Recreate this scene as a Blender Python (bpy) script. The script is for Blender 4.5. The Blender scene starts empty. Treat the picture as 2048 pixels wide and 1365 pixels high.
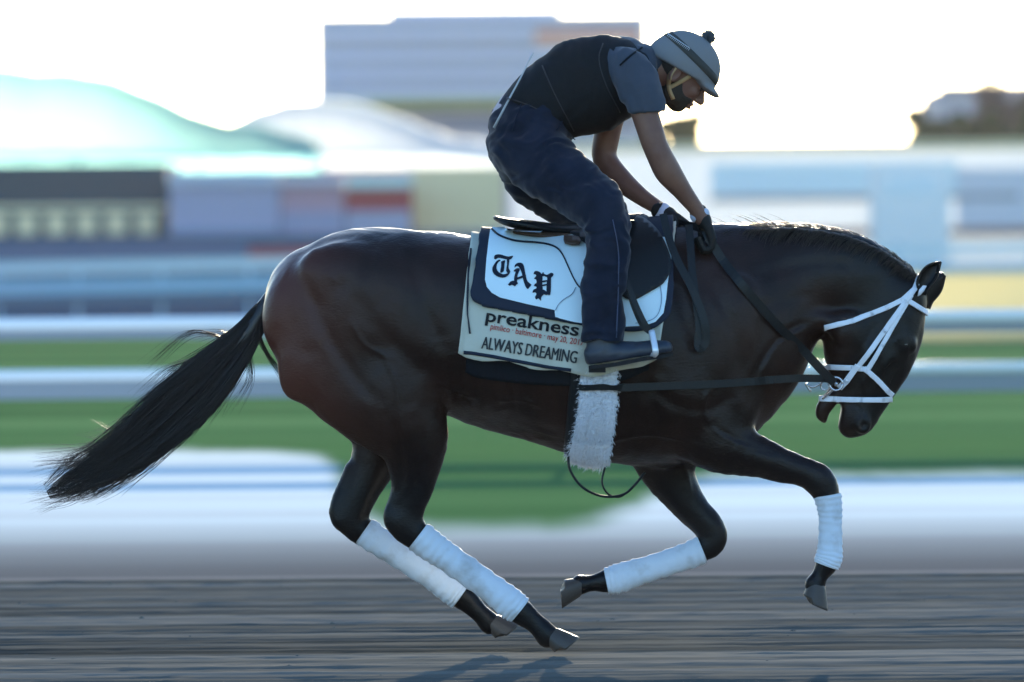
import bpy, bmesh, math, random
import numpy as np
from mathutils import Vector, Matrix, noise
from mathutils.bvhtree import BVHTree
random.seed(7); np.random.seed(7)
SC = bpy.context.scene
C = SC.collection

# ------------------------------------------------------------------ camera, sky, sun, exposure
FPX = 8700.0; CAM = Vector((0, -15, 1.3)); PITCH = math.atan(122.5/FPX); ROLL = math.radians(0.5)
fwd = Vector((0, math.cos(PITCH), -math.sin(PITCH)))
r0 = Vector((1, 0, 0)); u0 = Vector((0, math.sin(PITCH), math.cos(PITCH)))
rgt = math.cos(ROLL)*r0 - math.sin(ROLL)*u0
upv = math.sin(ROLL)*r0 + math.cos(ROLL)*u0
cd = bpy.data.cameras.new('camera'); cam = bpy.data.objects.new('camera', cd); C.objects.link(cam)
m3 = Matrix((rgt, upv, -fwd)).transposed()
cam.matrix_world = Matrix.Translation(CAM) @ m3.to_4x4()
cd.sensor_width = 36; cd.lens = FPX/2048*36; cd.clip_start = 0.5; cd.clip_end = 5000
cd.dof.use_dof = True; cd.dof.focus_distance = 14.85
cd.dof.aperture_fstop = (cd.lens/1000)/0.074
SC.camera = cam

SUN_EL, SUN_AZ = math.radians(10), math.radians(4)      # azimuth from +Y towards +X
w = bpy.data.worlds.new('World'); SC.world = w; w.use_nodes = True
nt = w.node_tree; nt.nodes.clear()
sky = nt.nodes.new('ShaderNodeTexSky'); sky.sky_type = 'NISHITA'; sky.sun_disc = False
sky.sun_elevation = SUN_EL; sky.sun_rotation = SUN_AZ; sky.dust_density = .45; sky.air_density = 1.0; sky.ozone_density = 3.5
bg = nt.nodes.new('ShaderNodeBackground'); bg.inputs[1].default_value = 0.15
wo = nt.nodes.new('ShaderNodeOutputWorld')
nt.links.new(sky.outputs[0], bg.inputs[0]); nt.links.new(bg.outputs[0], wo.inputs[0])
sl = bpy.data.lights.new('sun', 'SUN'); sl.energy = 3.6; sl.angle = math.radians(0.5); sl.color = (1, 0.86, 0.62)
so = bpy.data.objects.new('sun', sl); C.objects.link(so)
sdir = Vector((math.sin(SUN_AZ)*math.cos(SUN_EL), math.cos(SUN_AZ)*math.cos(SUN_EL), math.sin(SUN_EL)))
so.rotation_euler = sdir.to_track_quat('Z', 'Y').to_euler(); so.location = (0, 40, 20)
SC.view_settings.view_transform = 'Standard'; SC.view_settings.look = 'None'
SC.view_settings.exposure = 1.8; SC.view_settings.gamma = 1
SC.cycles.max_bounces = 8
try: SC.cycles.use_denoising = True
except Exception: pass

# ------------------------------------------------------------------ pixel rays
def ray(px, py):
    return fwd + rgt*((px-1024)/FPX) + upv*((682.5-py)/FPX)
def P(px, py, y=0.0):
    d = ray(px, py); return CAM + d*((y-CAM.y)/d.y)
def G(px, py, z=0.0):
    d = ray(px, py); return CAM + d*((z-CAM.z)/d.z)
def M(px, y=0.0): return px*(y-CAM.y)/FPX

# ------------------------------------------------------------------ object helpers
def mesh_obj(name, verts, faces, mat=None, parent=None, smooth=True, mats=None, fm=None):
    me = bpy.data.meshes.new(name)
    me.from_pydata([tuple(v) for v in verts], [], [tuple(int(i) for i in f) for f in faces]); me.update()
    if smooth: me.polygons.foreach_set('use_smooth', [True]*len(me.polygons))
    if mats:
        for m in mats: me.materials.append(m)
        if fm is not None: me.polygons.foreach_set('material_index', fm)
    elif mat: me.materials.append(mat)
    o = bpy.data.objects.new(name, me); C.objects.link(o)
    if parent:
        o.parent = parent; o.matrix_parent_inverse = Matrix.Translation(-parent.location)
    return o
def thing(name, label, cat, loc=(0, 0, 0), group=None):
    o = bpy.data.objects.new(name, None); C.objects.link(o); o.location = loc; o.empty_display_size = .2
    return tag(o, label, cat, group)
def tag(o, label=None, cat=None, group=None, kind=None):
    if label: o['label'] = label
    if cat: o['category'] = cat
    if group: o['group'] = group
    if kind: o['kind'] = kind
    return o
class MB:
    def __init__(s): s.v = []; s.f = []
    def add(s, v, f):
        n = len(s.v); s.v += [tuple(x) for x in v]; s.f += [tuple(i+n for i in q) for q in f]; return s
    def box(s, x0, x1, y0, y1, z0, z1):
        v = [(x, y, z) for z in (z0, z1) for y in (y0, y1) for x in (x0, x1)]
        return s.add(v, [(0, 2, 3, 1), (4, 5, 7, 6), (0, 1, 5, 4), (2, 6, 7, 3), (0, 4, 6, 2), (1, 3, 7, 5)])
    def beam(s, a, b, wy, hz):                        # box between two points with width and height
        a = Vector(a); b = Vector(b); d = (b-a).normalized()
        up = Vector((0, 0, 1)) if abs(d.z) < .9 else Vector((0, 1, 0))
        n = d.cross(up).normalized(); u = n.cross(d)
        v = [p + n*sx*wy/2 + u*sz*hz/2 for p in (a, b) for sx, sz in ((-1, -1), (1, -1), (1, 1), (-1, 1))]
        return s.add(v, [(3, 2, 1, 0), (4, 5, 6, 7), (0, 1, 5, 4), (1, 2, 6, 5), (2, 3, 7, 6), (3, 0, 4, 7)])
    def tube(s, pts, rad, n=10, cap=True, flat=1.0, side=None):
        pts = [Vector(p) for p in pts]; rr = rad if hasattr(rad, '__len__') else [rad]*len(pts)
        rings = []; ref = side or Vector((0, 1, 0))
        for i, p in enumerate(pts):
            d = (pts[min(i+1, len(pts)-1)]-pts[max(i-1, 0)])
            if d.length < 1e-9: d = Vector((0, 0, 1))
            d.normalize()
            a = ref - d*ref.dot(d)
            if a.length < 1e-4: a = Vector((1, 0, 0)) - d*d.x
            a.normalize(); b = d.cross(a)
            rings.append([p + a*math.cos(t)*rr[i]*flat + b*math.sin(t)*rr[i] for t in [2*math.pi*k/n for k in range(n)]])
        v = [q for r in rings for q in r]; f = []
        for i in range(len(pts)-1):
            for k in range(n):
                k2 = (k+1) % n; f.append((i*n+k, i*n+k2, (i+1)*n+k2, (i+1)*n+k))
        if cap: f.append(tuple(range(n-1, -1, -1))); f.append(tuple((len(pts)-1)*n+k for k in range(n)))
        return s.add(v, f)
    def lathe(s, prof, c, n=24):
        v = [(c[0]+r*math.cos(2*math.pi*k/n), c[1]+r*math.sin(2*math.pi*k/n), c[2]+z) for r, z in prof for k in range(n)]
        f = [(i*n+k, i*n+(k+1) % n, (i+1)*n+(k+1) % n, (i+1)*n+k) for i in range(len(prof)-1) for k in range(n)]
        return s.add(v, f)
    def build(s, name, mat, parent=None, smooth=False): return mesh_obj(name, s.v, s.f, mat, parent, smooth)
def cr(pts, n=6):                                     # Catmull-Rom through rows of numbers
    p = np.array(pts, float); out = []
    q = np.vstack([2*p[0]-p[1], p, 2*p[-1]-p[-2]])
    for i in range(1, len(q)-2):
        for k in range(n):
            t = k/n; a, b, c, d = q[i-1], q[i], q[i+1], q[i+2]
            out.append(.5*((2*b)+(-a+c)*t+(2*a-5*b+4*c-d)*t*t+(-a+3*b-3*c+d)*t**3))
    out.append(p[-1]); return np.array(out)

# ------------------------------------------------------------------ materials
def mat(name, col, rough=.6, spec=.5, bump=None, var=None, metal=0, sheen=0, coat=0, trans=0, emis=None, coord='Object'):
    m = bpy.data.materials.new(name); m.use_nodes = True; t = m.node_tree; b = t.nodes['Principled BSDF']
    b.inputs['Base Color'].default_value = (*col, 1); b.inputs['Roughness'].default_value = rough
    b.inputs['Specular IOR Level'].default_value = spec; b.inputs['Metallic'].default_value = metal
    if sheen: b.inputs['Sheen Weight'].default_value = sheen; b.inputs['Sheen Roughness'].default_value = .4
    if coat: b.inputs['Coat Weight'].default_value = coat; b.inputs['Coat Roughness'].default_value = .25
    tc = t.nodes.new('ShaderNodeTexCoord')
    def nz(scale, sc3=(1, 1, 1), det=4):
        mp = t.nodes.new('ShaderNodeMapping'); mp.inputs['Scale'].default_value = sc3
        n = t.nodes.new('ShaderNodeTexNoise'); n.inputs['Scale'].default_value = scale; n.inputs['Detail'].default_value = det
        t.links.new(tc.outputs[coord], mp.inputs[0]); t.links.new(mp.outputs[0], n.inputs['Vector']); return n
    if var:                                            # (colour2, scale, (sx,sy,sz), lo, hi)
        c2, s, s3, lo, hi = var; n = nz(s, s3, 5)
        mr = t.nodes.new('ShaderNodeMapRange'); mr.inputs['From Min'].default_value = lo; mr.inputs['From Max'].default_value = hi
        mx = t.nodes.new('ShaderNodeMix'); mx.data_type = 'RGBA'
        mx.inputs['A'].default_value = (*col, 1); mx.inputs['B'].default_value = (*c2, 1)
        t.links.new(n.outputs['Fac'], mr.inputs['Value']); t.links.new(mr.outputs[0], mx.inputs['Factor'])
        t.links.new(mx.outputs['Result'], b.inputs['Base Color'])
    if bump:                                           # (scale, (s3), strength, distance)
        s, s3, st, di = bump; n = nz(s, s3, 6); bp = t.nodes.new('ShaderNodeBump')
        bp.inputs['Strength'].default_value = st; bp.inputs['Distance'].default_value = di
        t.links.new(n.outputs['Fac'], bp.inputs['Height']); t.links.new(bp.outputs[0], b.inputs['Normal'])
    if trans:
        tr = t.nodes.new('ShaderNodeBsdfTranslucent'); tr.inputs[0].default_value = (*col, 1)
        ms = t.nodes.new('ShaderNodeMixShader'); ms.inputs[0].default_value = trans
        t.links.new(b.outputs[0], ms.inputs[1]); t.links.new(tr.outputs[0], ms.inputs[2])
        t.links.new(ms.outputs[0], t.nodes['Material Output'].inputs[0])
    return m
def coat_material():
    m = mat('bay_coat', (.030, .015, .011), .42, .24, bump=(75, (1, 1, 2.5), .5, .003)); t = m.node_tree; b = t.nodes['Principled BSDF']
    tc = t.nodes.new('ShaderNodeTexCoord'); sep = t.nodes.new('ShaderNodeSeparateXYZ'); t.links.new(tc.outputs['Object'], sep.inputs[0])
    def rng(src, a, c_):
        r = t.nodes.new('ShaderNodeMapRange'); r.interpolation_type = 'SMOOTHSTEP'; r.inputs['From Min'].default_value = a; r.inputs['From Max'].default_value = c_
        t.links.new(src, r.inputs['Value']); return r.outputs[0]
    def mix(f, A, B):
        x = t.nodes.new('ShaderNodeMix'); x.data_type = 'RGBA'; t.links.new(f, x.inputs['Factor'])
        for nm, v in (('A', A), ('B', B)):
            if isinstance(v, tuple): x.inputs[nm].default_value = (*v, 1)
            else: t.links.new(v, x.inputs[nm])
        return x.outputs['Result']
    n = t.nodes.new('ShaderNodeTexNoise'); n.inputs['Scale'].default_value = 3.2; n.inputs['Detail'].default_value = 4; t.links.new(tc.outputs['Object'], n.inputs['Vector'])
    base = mix(rng(n.outputs['Fac'], .35, .7), (.011, .005, .004), (.029, .0122, .0085))
    rear = mix(rng(sep.outputs['X'], -.45, -.82), base, (.092, .031, .021))          # warmer brown buttock and thigh
    legs = mix(rng(sep.outputs['Z'], .78, .55), rear, (.006, .005, .006))             # black points
    front = mix(rng(sep.outputs['X'], 1.05, 1.25), legs, (.007, .006, .006))
    t.links.new(front, b.inputs['Base Color'])
    r = t.nodes.new('ShaderNodeMapRange'); r.inputs['To Min'].default_value = .26; r.inputs['To Max'].default_value = .48
    t.links.new(n.outputs['Fac'], r.inputs['Value']); t.links.new(r.outputs[0], b.inputs['Roughness'])
    return m
COAT = coat_material()
HAIR = mat('black_hair', (.012, .009, .009), .38, .5)
HAIR2 = mat('mane_hair', (.030, .020, .012), .40, .6)
HOOF = mat('hoof_horn', (.06, .05, .045), .5, .4, bump=(60, (1, 1, 6), .3, .003))
WRAP = mat('white_bandage', (.66, .72, .80), .85, .1, bump=(60, (1, 1, 1), .5, .003), var=((.40, .40, .40), 11, (1, 1, 1), .52, .80))
FLEECE = mat('white_fleece', (.86, .88, .95), .9, .1, bump=(70, (1, 1, 1.0), 1.0, .012))
WEB = mat('white_bridle', (.80, .82, .88), .45, .4)
LEATHER = mat('black_leather', (.007, .009, .011), .45, .28, bump=(140, (1, 1, 1), .3, .001))
BROWNL = mat('brown_leather', (.07, .04, .025), .5, .4)
STEEL = mat('steel', (.62, .64, .68), .22, .5, metal=1)
ALU = mat('aluminium', (.80, .84, .9), .3, .5, metal=.4)
JEANS = mat('jeans', (.009, .013, .026), .85, .15, bump=(160, (1, 1, .5), .35, .0015), var=((.015, .022, .042), 9, (1, 1, .5), .4, .75), sheen=.15)
VEST = mat('black_vest', (.008, .009, .011), .8, .25, bump=(120, (1, 1, 1), .3, .001))
SHIRT = mat('grey_shirt', (.055, .066, .088), .9, .15, bump=(150, (1, 1, 1), .3, .001), sheen=.2)
SKIN = mat('skin', (.20, .095, .062), .5, .4, bump=(120, (1, 1, 1), .15, .001), var=((.15, .065, .045), 14, (1, 1, 1), .4, .7))
CAPM = mat('helmet_cover', (.20, .20, .205), .8, .2, bump=(200, (1, 1, 1), .3, .001))
CAPD = mat('dark_band', (.050, .048, .042), .7, .3)
TAN = mat('tan_strap', (.42, .27, .13), .7, .3)
GLOVE = mat('black_glove', (.012, .012, .012), .75, .3, bump=(150, (1, 1, 1), .3, .001))
CUFF = mat('white_cuff', (.50, .54, .66), .8, .2)
BOOT = mat('boot_leather', (.020, .028, .045), .42, .5, bump=(40, (1, 1, 1), .3, .002))
SOLE = mat('boot_sole', (.02, .02, .022), .8, .2)
PADW = mat('pad_white', (.72, .88, .94), .6, .3, bump=(180, (1, 1, 1), .2, .001))
PADN = mat('pad_navy', (.014, .021, .040), .75, .3, bump=(180, (1, 1, 1), .3, .001))
TOWEL = mat('towel_cloth', (.56, .56, .47), .92, .1, bump=(9, (1, 1, 1), .6, .02))
INK = mat('ink_navy', (.012, .018, .035), .8, .2)
INKB = mat('ink_black', (.015, .015, .018), .8, .2)
INKR = mat('ink_red', (.42, .035, .03), .8, .2)

# ------------------------------------------------------------------ implicit surfaces
class Field:
    def __init__(s, lo, hi, h):
        s.lo = np.array(lo, float); s.h = h
        s.n = np.ceil((np.array(hi)-s.lo)/h).astype(int)+1
        s.F = np.full(s.n, .5, np.float32)
        s.ax = [s.lo[i]+np.arange(s.n[i])*h for i in range(3)]
    def sub(s, lo, hi):
        sl_ = []
        for i in range(3):
            a = int(max(0, math.floor((lo[i]-s.lo[i])/s.h))); b = int(min(s.n[i], math.ceil((hi[i]-s.lo[i])/s.h)+1))
            if b <= a: return None
            sl_.append(slice(a, b))
        X = s.ax[0][sl_[0]][:, None, None].astype(np.float32); Y = s.ax[1][sl_[1]][None, :, None].astype(np.float32); Z = s.ax[2][sl_[2]][None, None, :].astype(np.float32)
        return tuple(sl_), X, Y, Z
    def blend(s, sl_, f, k, op='u'):
        A = s.F[sl_]
        if op == 'u':
            hh = np.clip(.5+.5*(A-f)/k, 0, 1); s.F[sl_] = A*(1-hh)+f*hh-k*hh*(1-hh)
        elif op == 'd':
            hh = np.clip(.5-.5*(A+f)/k, 0, 1); s.F[sl_] = A*(1-hh)+(-f)*hh+k*hh*(1-hh)
    def chain(s, st, k=.03, op='u', n=4, px=True, power=2.0):
        """st rows: px, py, half width across (px), half width in y (m), y centre (m)"""
        q = cr(st, n) if n > 1 else np.array(st, float); R = []
        for r in q:
            p = P(r[0], r[1], r[4]); R.append((p.x, p.z, M(r[2], r[4]), r[3], r[4]))
        R = np.array(R); mg = k*1.5+.02; mx = R[:, 2].max()+mg
        lo = (R[:, 0].min()-mx, (R[:, 4]-R[:, 3]).min()-mg, R[:, 1].min()-mx); hi = (R[:, 0].max()+mx, (R[:, 4]+R[:, 3]).max()+mg, R[:, 1].max()+mx)
        g = s.sub(lo, hi)
        if not g: return
        sl_, X, Y, Z = g; best = np.full(s.F[sl_].shape, .5, np.float32)
        for a, b in zip(R[:-1], R[1:]):
            mm = max(a[2], b[2])+mg
            l2 = (min(a[0], b[0])-mm, lo[1], min(a[1], b[1])-mm); h2 = (max(a[0], b[0])+mm, hi[1], max(a[1], b[1])+mm)
            g2 = s.sub(l2, h2)
            if not g2: continue
            sl2, X2, Y2, Z2 = g2
            rel = tuple(slice(c.start-d.start, c.stop-d.start) for c, d in zip(sl2, sl_))
            if any(r_.start < 0 for r_ in rel): continue
            dx, dz = b[0]-a[0], b[1]-a[1]; L = dx*dx+dz*dz+1e-9
            t = np.clip(((X2-a[0])*dx+(Z2-a[1])*dz)/L, 0, 1)
            d2 = (X2-a[0]-dx*t)**2+(Z2-a[1]-dz*t)**2
            A_ = a[2]+(b[2]-a[2])*t; B_ = a[3]+(b[3]-a[3])*t; yc = a[4]+(b[4]-a[4])*t
            yy = (Y2-yc)
            if power == 2.0:
                kk = np.sqrt(d2/A_**2+yy**2/B_**2)
                gr = np.sqrt(d2/A_**4+yy**2/B_**4)+1e-6
                f = kk*(kk-1)/gr
            else:
                d = np.sqrt(d2)
                kk = ((d/A_)**power+(np.abs(yy)/B_)**power)**(1/power)
                f = (kk-1)*np.minimum(A_, B_)
            f = np.maximum(f, -np.minimum(A_, B_)).astype(np.float32)
            best[rel] = np.minimum(best[rel], f)
        s.blend(sl_, best, k, op)
    def caps(s, pts, k=.02, op='u', n=4):
        """3-D points (x,y,z,r)"""
        q = cr(pts, n) if n > 1 else np.array(pts, float); mg = k*1.5+.01; mr = q[:, 3].max()+mg
        g = s.sub(q[:, :3].min(0)-mr, q[:, :3].max(0)+mr)
        if not g: return
        sl_, X, Y, Z = g; best = np.full(s.F[sl_].shape, .5, np.float32)
        for a, b in zip(q[:-1], q[1:]):
            d = b[:3]-a[:3]; L = d@d+1e-9
            t = np.clip(((X-a[0])*d[0]+(Y-a[1])*d[1]+(Z-a[2])*d[2])/L, 0, 1)
            f = np.sqrt((X-a[0]-d[0]*t)**2+(Y-a[1]-d[1]*t)**2+(Z-a[2]-d[2]*t)**2)-(a[3]+(b[3]-a[3])*t)
            best = np.minimum(best, f.astype(np.float32))
        s.blend(sl_, best, k, op)
    def ell(s, c, r, rot=None, k=.02, op='u'):
        """ellipsoid at c, radii r, rot 3x3 (rows = local axes)"""
        mr = max(r)+k*1.5+.01; c = np.array(c, float)
        g = s.sub(c-mr, c+mr)
        if not g: return
        sl_, X, Y, Z = g; R = np.eye(3) if rot is None else np.array(rot, float)
        q = [(X-c[0])*R[i, 0]+(Y-c[1])*R[i, 1]+(Z-c[2])*R[i, 2] for i in range(3)]
        kk = np.sqrt(sum((q[i]/r[i])**2 for i in range(3))); gr = np.sqrt(sum((q[i]/r[i]**2)**2 for i in range(3)))+1e-6
        s.blend(sl_, np.maximum(kk*(kk-1)/gr, -min(r)).astype(np.float32), k, op)
    def cut(s, nrm, d, k=.006):                        # keep where n.p < d
        X = s.ax[0][:, None, None]; Y = s.ax[1][None, :, None]; Z = s.ax[2][None, None, :]
        f = (X*nrm[0]+Y*nrm[1]+Z*nrm[2]-d).astype(np.float32)
        hh = np.clip(.5-.5*(s.F-f)/k, 0, 1); s.F = (s.F*(1-hh)+f*hh+k*hh*(1-hh)).astype(np.float32)
    def mesh(s):
        F = s.F; F[0], F[-1] = .5, .5; F[:, 0], F[:, -1] = .5, .5; F[:, :, 0], F[:, :, -1] = .5, .5
        S = F < 0
        cnt = np.zeros(tuple(d-1 for d in F.shape), np.uint8)
        offs = [(i, j, k) for i in (0, 1) for j in (0, 1) for k in (0, 1)]
        nx, ny, nz = cnt.shape
        for i, j, k in offs: cnt += S[i:i+nx, j:j+ny, k:k+nz]
        act = np.argwhere((cnt > 0) & (cnt < 8)); idx = np.full(cnt.shape, -1, np.int64); idx[tuple(act.T)] = np.arange(len(act))
        V8 = np.stack([F[act[:, 0]+i, act[:, 1]+j, act[:, 2]+k] for i, j, k in offs], 1)
        acc = np.zeros((len(act), 3)); c = np.zeros(len(act)); o = np.array(offs, float)
        for a in range(8):
            for b in range(a+1, 8):
                if np.abs(o[a]-o[b]).sum() != 1: continue
                fa, fb = V8[:, a], V8[:, b]; m = (fa < 0) != (fb < 0)
                t = np.where(m, fa/np.where(m, fa-fb, 1), 0)[:, None]
                acc += np.where(m[:, None], o[a]+(o[b]-o[a])*t, 0); c += m
        V = s.lo+(act+acc/c[:, None])*s.h
        Q = []
        for ax in range(3):
            sh = [slice(None)]*3; sh2 = [slice(None)]*3; sh[ax] = slice(0, -1); sh2[ax] = slice(1, None)
            A, B = S[tuple(sh)], S[tuple(sh2)]; e = np.argwhere(A != B)
            u, v = [(1, 2), (2, 0), (0, 1)][ax]
            cell = lambda du, dv: idx[tuple((e - np.eye(3, dtype=int)[u]*du - np.eye(3, dtype=int)[v]*dv).T)]
            q = np.stack([cell(0, 0), cell(1, 0), cell(1, 1), cell(0, 1)], 1)
            fl = B[tuple(e.T)]
            q[~fl] = q[~fl][:, ::-1]
            Q.append(q[:, ::-1])
        Q = np.vstack(Q); Q = Q[(Q >= 0).all(1)]
        return V, Q
def smooth_v(V, Q, it=1, lam=.5):
    e = np.vstack([Q[:, [0, 1]], Q[:, [1, 2]], Q[:, [2, 3]], Q[:, [3, 0]]])
    for _ in range(it):
        acc = np.zeros_like(V); c = np.zeros(len(V))
        for a, b in ((0, 1), (1, 0)):
            for d in range(3): acc[:, d] += np.bincount(e[:, a], V[e[:, b], d], len(V))
            c += np.bincount(e[:, a], minlength=len(V))
        V = V+(acc/np.maximum(c, 1)[:, None]-V)*lam
    return V
def normals(V, Q):
    a = V[Q[:, 2]]-V[Q[:, 0]]; b = V[Q[:, 3]]-V[Q[:, 1]]; n = np.cross(a, b); N = np.zeros_like(V)
    for k in range(4):
        for d in range(3): N[:, d] += np.bincount(Q[:, k], n[:, d], len(V))
    return N/(np.linalg.norm(N, axis=1, keepdims=True)+1e-12)
def wrinkle(V, Q, amp, scale, seed=0, warp=1.0, power=1.0):
    N = normals(V, Q); out = np.empty(len(V)); sx, sy, sz = scale
    for i, v in enumerate(V):
        p = Vector((v[0]*sx+seed, v[1]*sy, v[2]*sz))
        out[i] = noise.noise(p + Vector((noise.noise(p*.6), 0, noise.noise(p*.6+Vector((5, 1, 2)))))*warp)
    out = np.sign(out)*np.abs(out)**power
    return V+N*(out*amp)[:, None]

# ------------------------------------------------------------------ THE HORSE
def X3_(px, py, y, r): p = P(px, py, y); return (p.x, p.y, p.z, r)
hrs = thing('racehorse', 'dark bay racehorse galloping to the right with head tucked and black tail flying', 'horse', (0, 0, 0))
HF = Field((-1.0, -.46, .02), (1.62, .46, 1.66), .008)
torso = [(652, 606, 122, .235, 0), (730, 622, 165, .285, 0), (830, 640, 180, .285, 0), (930, 652, 181, .285, 0), (1030, 676, 194, .31, 0),
         (1130, 690, 206, .325, 0), (1235, 702, 222, .315, 0), (1340, 700, 232, .27, 0), (1425, 672, 195, .215, 0)]
HF.chain(torso, .04, power=2.2)
HF.chain([(1330, 640, 165, .19, 0), (1440, 632, 172, .165, 0), (1505, 598, 143, .125, 0), (1575, 573, 117, .105, 0), (1650, 556, 98, .09, 0), (1722, 566, 84, .082, 0), (1780, 592, 66, .078, 0)], .06)
# withers
HF.chain([(1180, 520, 40, .07, 0), (1300, 505, 40, .06, 0), (1400, 500, 42, .05, 0), (1480, 500, 40, .04, 0)], .05)
# brisket between the forelegs
HF.chain([(1440, 760, 80, .15, 0), (1480, 720, 62, .12, 0)], .07)
# head
HF.chain([(1797, 605, 56, .072, 0), (1752, 662, 92, .088, 0), (1738, 712, 86, .082, 0), (1729, 760, 67, .062, 0), (1722, 800, 50, .052, 0), (1714, 832, 40, .053, 0), (1706, 846, 32, .046, 0)], .03)
HF.chain([(1800, 640, 40, .088, 0), (1806, 690, 22, .094, 0), (1785, 735, 25, .06, 0)], .03)     # brow and eye ridge
HF.chain([(1730, 700, 30, .094, 0), (1700, 680, 40, .092, 0), (1690, 700, 38, .088, 0)], .03)    # cheek plate
HF.chain([(1700, 768, 24, .040, 0), (1672, 790, 19, .034, 0), (1650, 812, 17, .030, 0), (1644, 828, 14, .026, 0), (1648, 840, 8, .02, 0)], .012)
HF.chain([(1660, 868, 9, .2, 0), (1670, 835, 8, .2, 0), (1678, 812, 5, .2, 0)], .008, 'd')   # lower jaw
for sgn in (-1, 1):
    for c, r, dy in (((1700, 560), 34, .075), ((1560, 640), 60, .105)): pass
    p = P(1809, 690); HF.ell((p.x, sgn*.068, p.z), (.036, .022, .026), k=.015); HF.caps([X3_(1790, 684, sgn*.086, .004), X3_(1805, 673, sgn*.091, .006), X3_(1822, 679, sgn*.086, .005)], .006)          # eyelids
    p = P(1722, 850); HF.ell((p.x, sgn*.048, p.z), (.028, .018, .030), k=.015)
    p = P(1727, 851); HF.ell((p.x, sgn*.068, p.z), (.015, .018, .020), k=.006, op='d')  # nostril
    p = P(1780, 700); HF.ell((p.x-.01, sgn*.085, p.z-.05), (.02, .006, .07), k=.02)      # facial crest
    # muscles
    def mus(px, py, rx, rz, ry, y, ang, k=.05, op='u'):
        q = P(px, py); a = math.radians(ang); ca, sa = math.cos(a), math.sin(a)
        HF.ell((q.x, sgn*y, q.z), (rx, ry, rz), [(ca, 0, sa), (0, 1, 0), (-sa, 0, ca)], k, op)
    mus(1415, 690, .12, .26, .06, .185, -28)        # shoulder blade
    mus(1350, 790, .13, .11, .07, .20, -20)         # triceps
    mus(1450, 800, .08, .13, .06, .16, 20)
    mus(700, 560, .17, .11, .08, .19, -20)          # gluteals
    mus(640, 700, .11, .19, .07, .17, -30)          # hamstring
    mus(800, 760, .13, .14, .07, .19, 20)           # stifle
    mus(900, 600, .04, .14, .03, .325, 10, .05, 'd')  # flank hollow
    HF.caps([X3_(1692, 660, sgn*.058, .030), X3_(1640, 640, sgn*.070, .030), X3_(1570, 668, sgn*.085, .034), X3_(1510, 730, sgn*.10, .045)], .03)
    mus(1262, 810, .03, .14, .02, .325, -15, .04, 'd')
    mus(745, 850, .012, .16, .02, .235, -38, .04, 'd')
    mus(1690, 655, .055, .055, .02, .085, 0, .03)
    mus(1770, 750, .05, .012, .02, .085, 60, .02, 'd')
# near hind
HF.chain([(640, 642, 114, .12, -.12), (700, 728, 121, .12, -.15), (772, 800, 104, .115, -.155), (822, 868, 76, .09, -.15), (828, 945, 50, .064, -.14), (818, 1010, 36, .048, -.135), (812, 1046, 38, .045, -.135), (845, 1080, 27, .036, -.135),
          (905, 1122, 21, .030, -.135), (980, 1175, 20, .029, -.135), (1034, 1216, 26, .036, -.135), (1070, 1248, 20, .029, -.135), (1096, 1272, 24, .034, -.135)], .035)
HF.chain([(840, 930, 14, .02, -.14), (786, 1016, 13, .02, -.135), (786, 1040, 17, .024, -.135)], .03)    # hock point and tendon
# far hind
HF.chain([(690, 700, 110, .12, .15), (745, 790, 95, .11, .155), (765, 870, 62, .085, .15), (733, 960, 40, .058, .14), (706, 1024, 34, .046, .135), (716, 1056, 31, .04, .135),
          (780, 1098, 21, .030, .135), (862, 1150, 20, .029, .135), (918, 1188, 26, .035, .135), (955, 1222, 19, .029, .135), (980, 1246, 23, .033, .135)], .035)
HF.chain([(700, 940, 12, .02, .14), (672, 1014, 12, .02, .135), (680, 1040, 16, .024, .135)], .03)
# near fore, reaching forward
HF.chain([(1380, 810, 100, .10, -.13), (1440, 885, 62, .085, -.15), (1530, 920, 39, .058, -.145), (1595, 940, 31, .046, -.14), (1638, 962, 33, .044, -.14), (1656, 1000, 24, .034, -.14),
          (1660, 1050, 18, .028, -.14), (1660, 1095, 19, .028, -.14), (1656, 1122, 24, .034, -.14), (1640, 1152, 17, .027, -.14), (1630, 1170, 21, .032, -.14)], .035)
# far fore, folded back
HF.chain([(1330, 850, 95, .10, .13), (1335, 935, 55, .075, .14), (1375, 1005, 37, .052, .14), (1420, 1058, 31, .042, .14), (1418, 1090, 27, .038, .14),
          (1360, 1118, 18, .028, .14), (1285, 1142, 18, .028, .14), (1225, 1160, 24, .034, .14), (1185, 1166, 17, .027, .14), (1160, 1170, 21, .031, .14)], .035)
V, Q = HF.mesh(); V = smooth_v(V, Q, 2, .5)
# veins, ribs and slight skin folds
V = wrinkle(V, Q, .006, (7, 7, 3.2), 3, 1.4); V = wrinkle(V, Q, .0022, (22, 18, 14), 8, 1.6)
def groove(lines):
    global V
    N = normals(V, Q); tot = np.zeros(len(V))
    for pts, depth, sig in lines:
        q = cr(pts, 6); W = np.array([[P(a, b, -.28).x, P(a, b, -.28).z] for a, b in q]); best = np.full(len(V), 9.); tb = np.zeros(len(V))
        for i in range(len(W)-1):
            a, b = W[i], W[i+1]; d = b-a; t = np.clip(((V[:, 0]-a[0])*d[0]+(V[:, 2]-a[1])*d[1])/(d@d+1e-9), 0, 1)
            ds = np.hypot(V[:, 0]-a[0]-t*d[0], V[:, 2]-a[1]-t*d[1]); m_ = ds < best; best[m_] = ds[m_]; tb[m_] = ((i+t)/(len(W)-1))[m_]
        tot += -depth*np.exp(-(best/sig)**2)*np.clip(np.sin(np.pi*np.clip(tb, .02, .98))*1.8, 0, 1)
    V = V+N*(tot*np.clip(np.abs(N[:, 1])*1.6-.2, 0, 1))[:, None]
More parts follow.
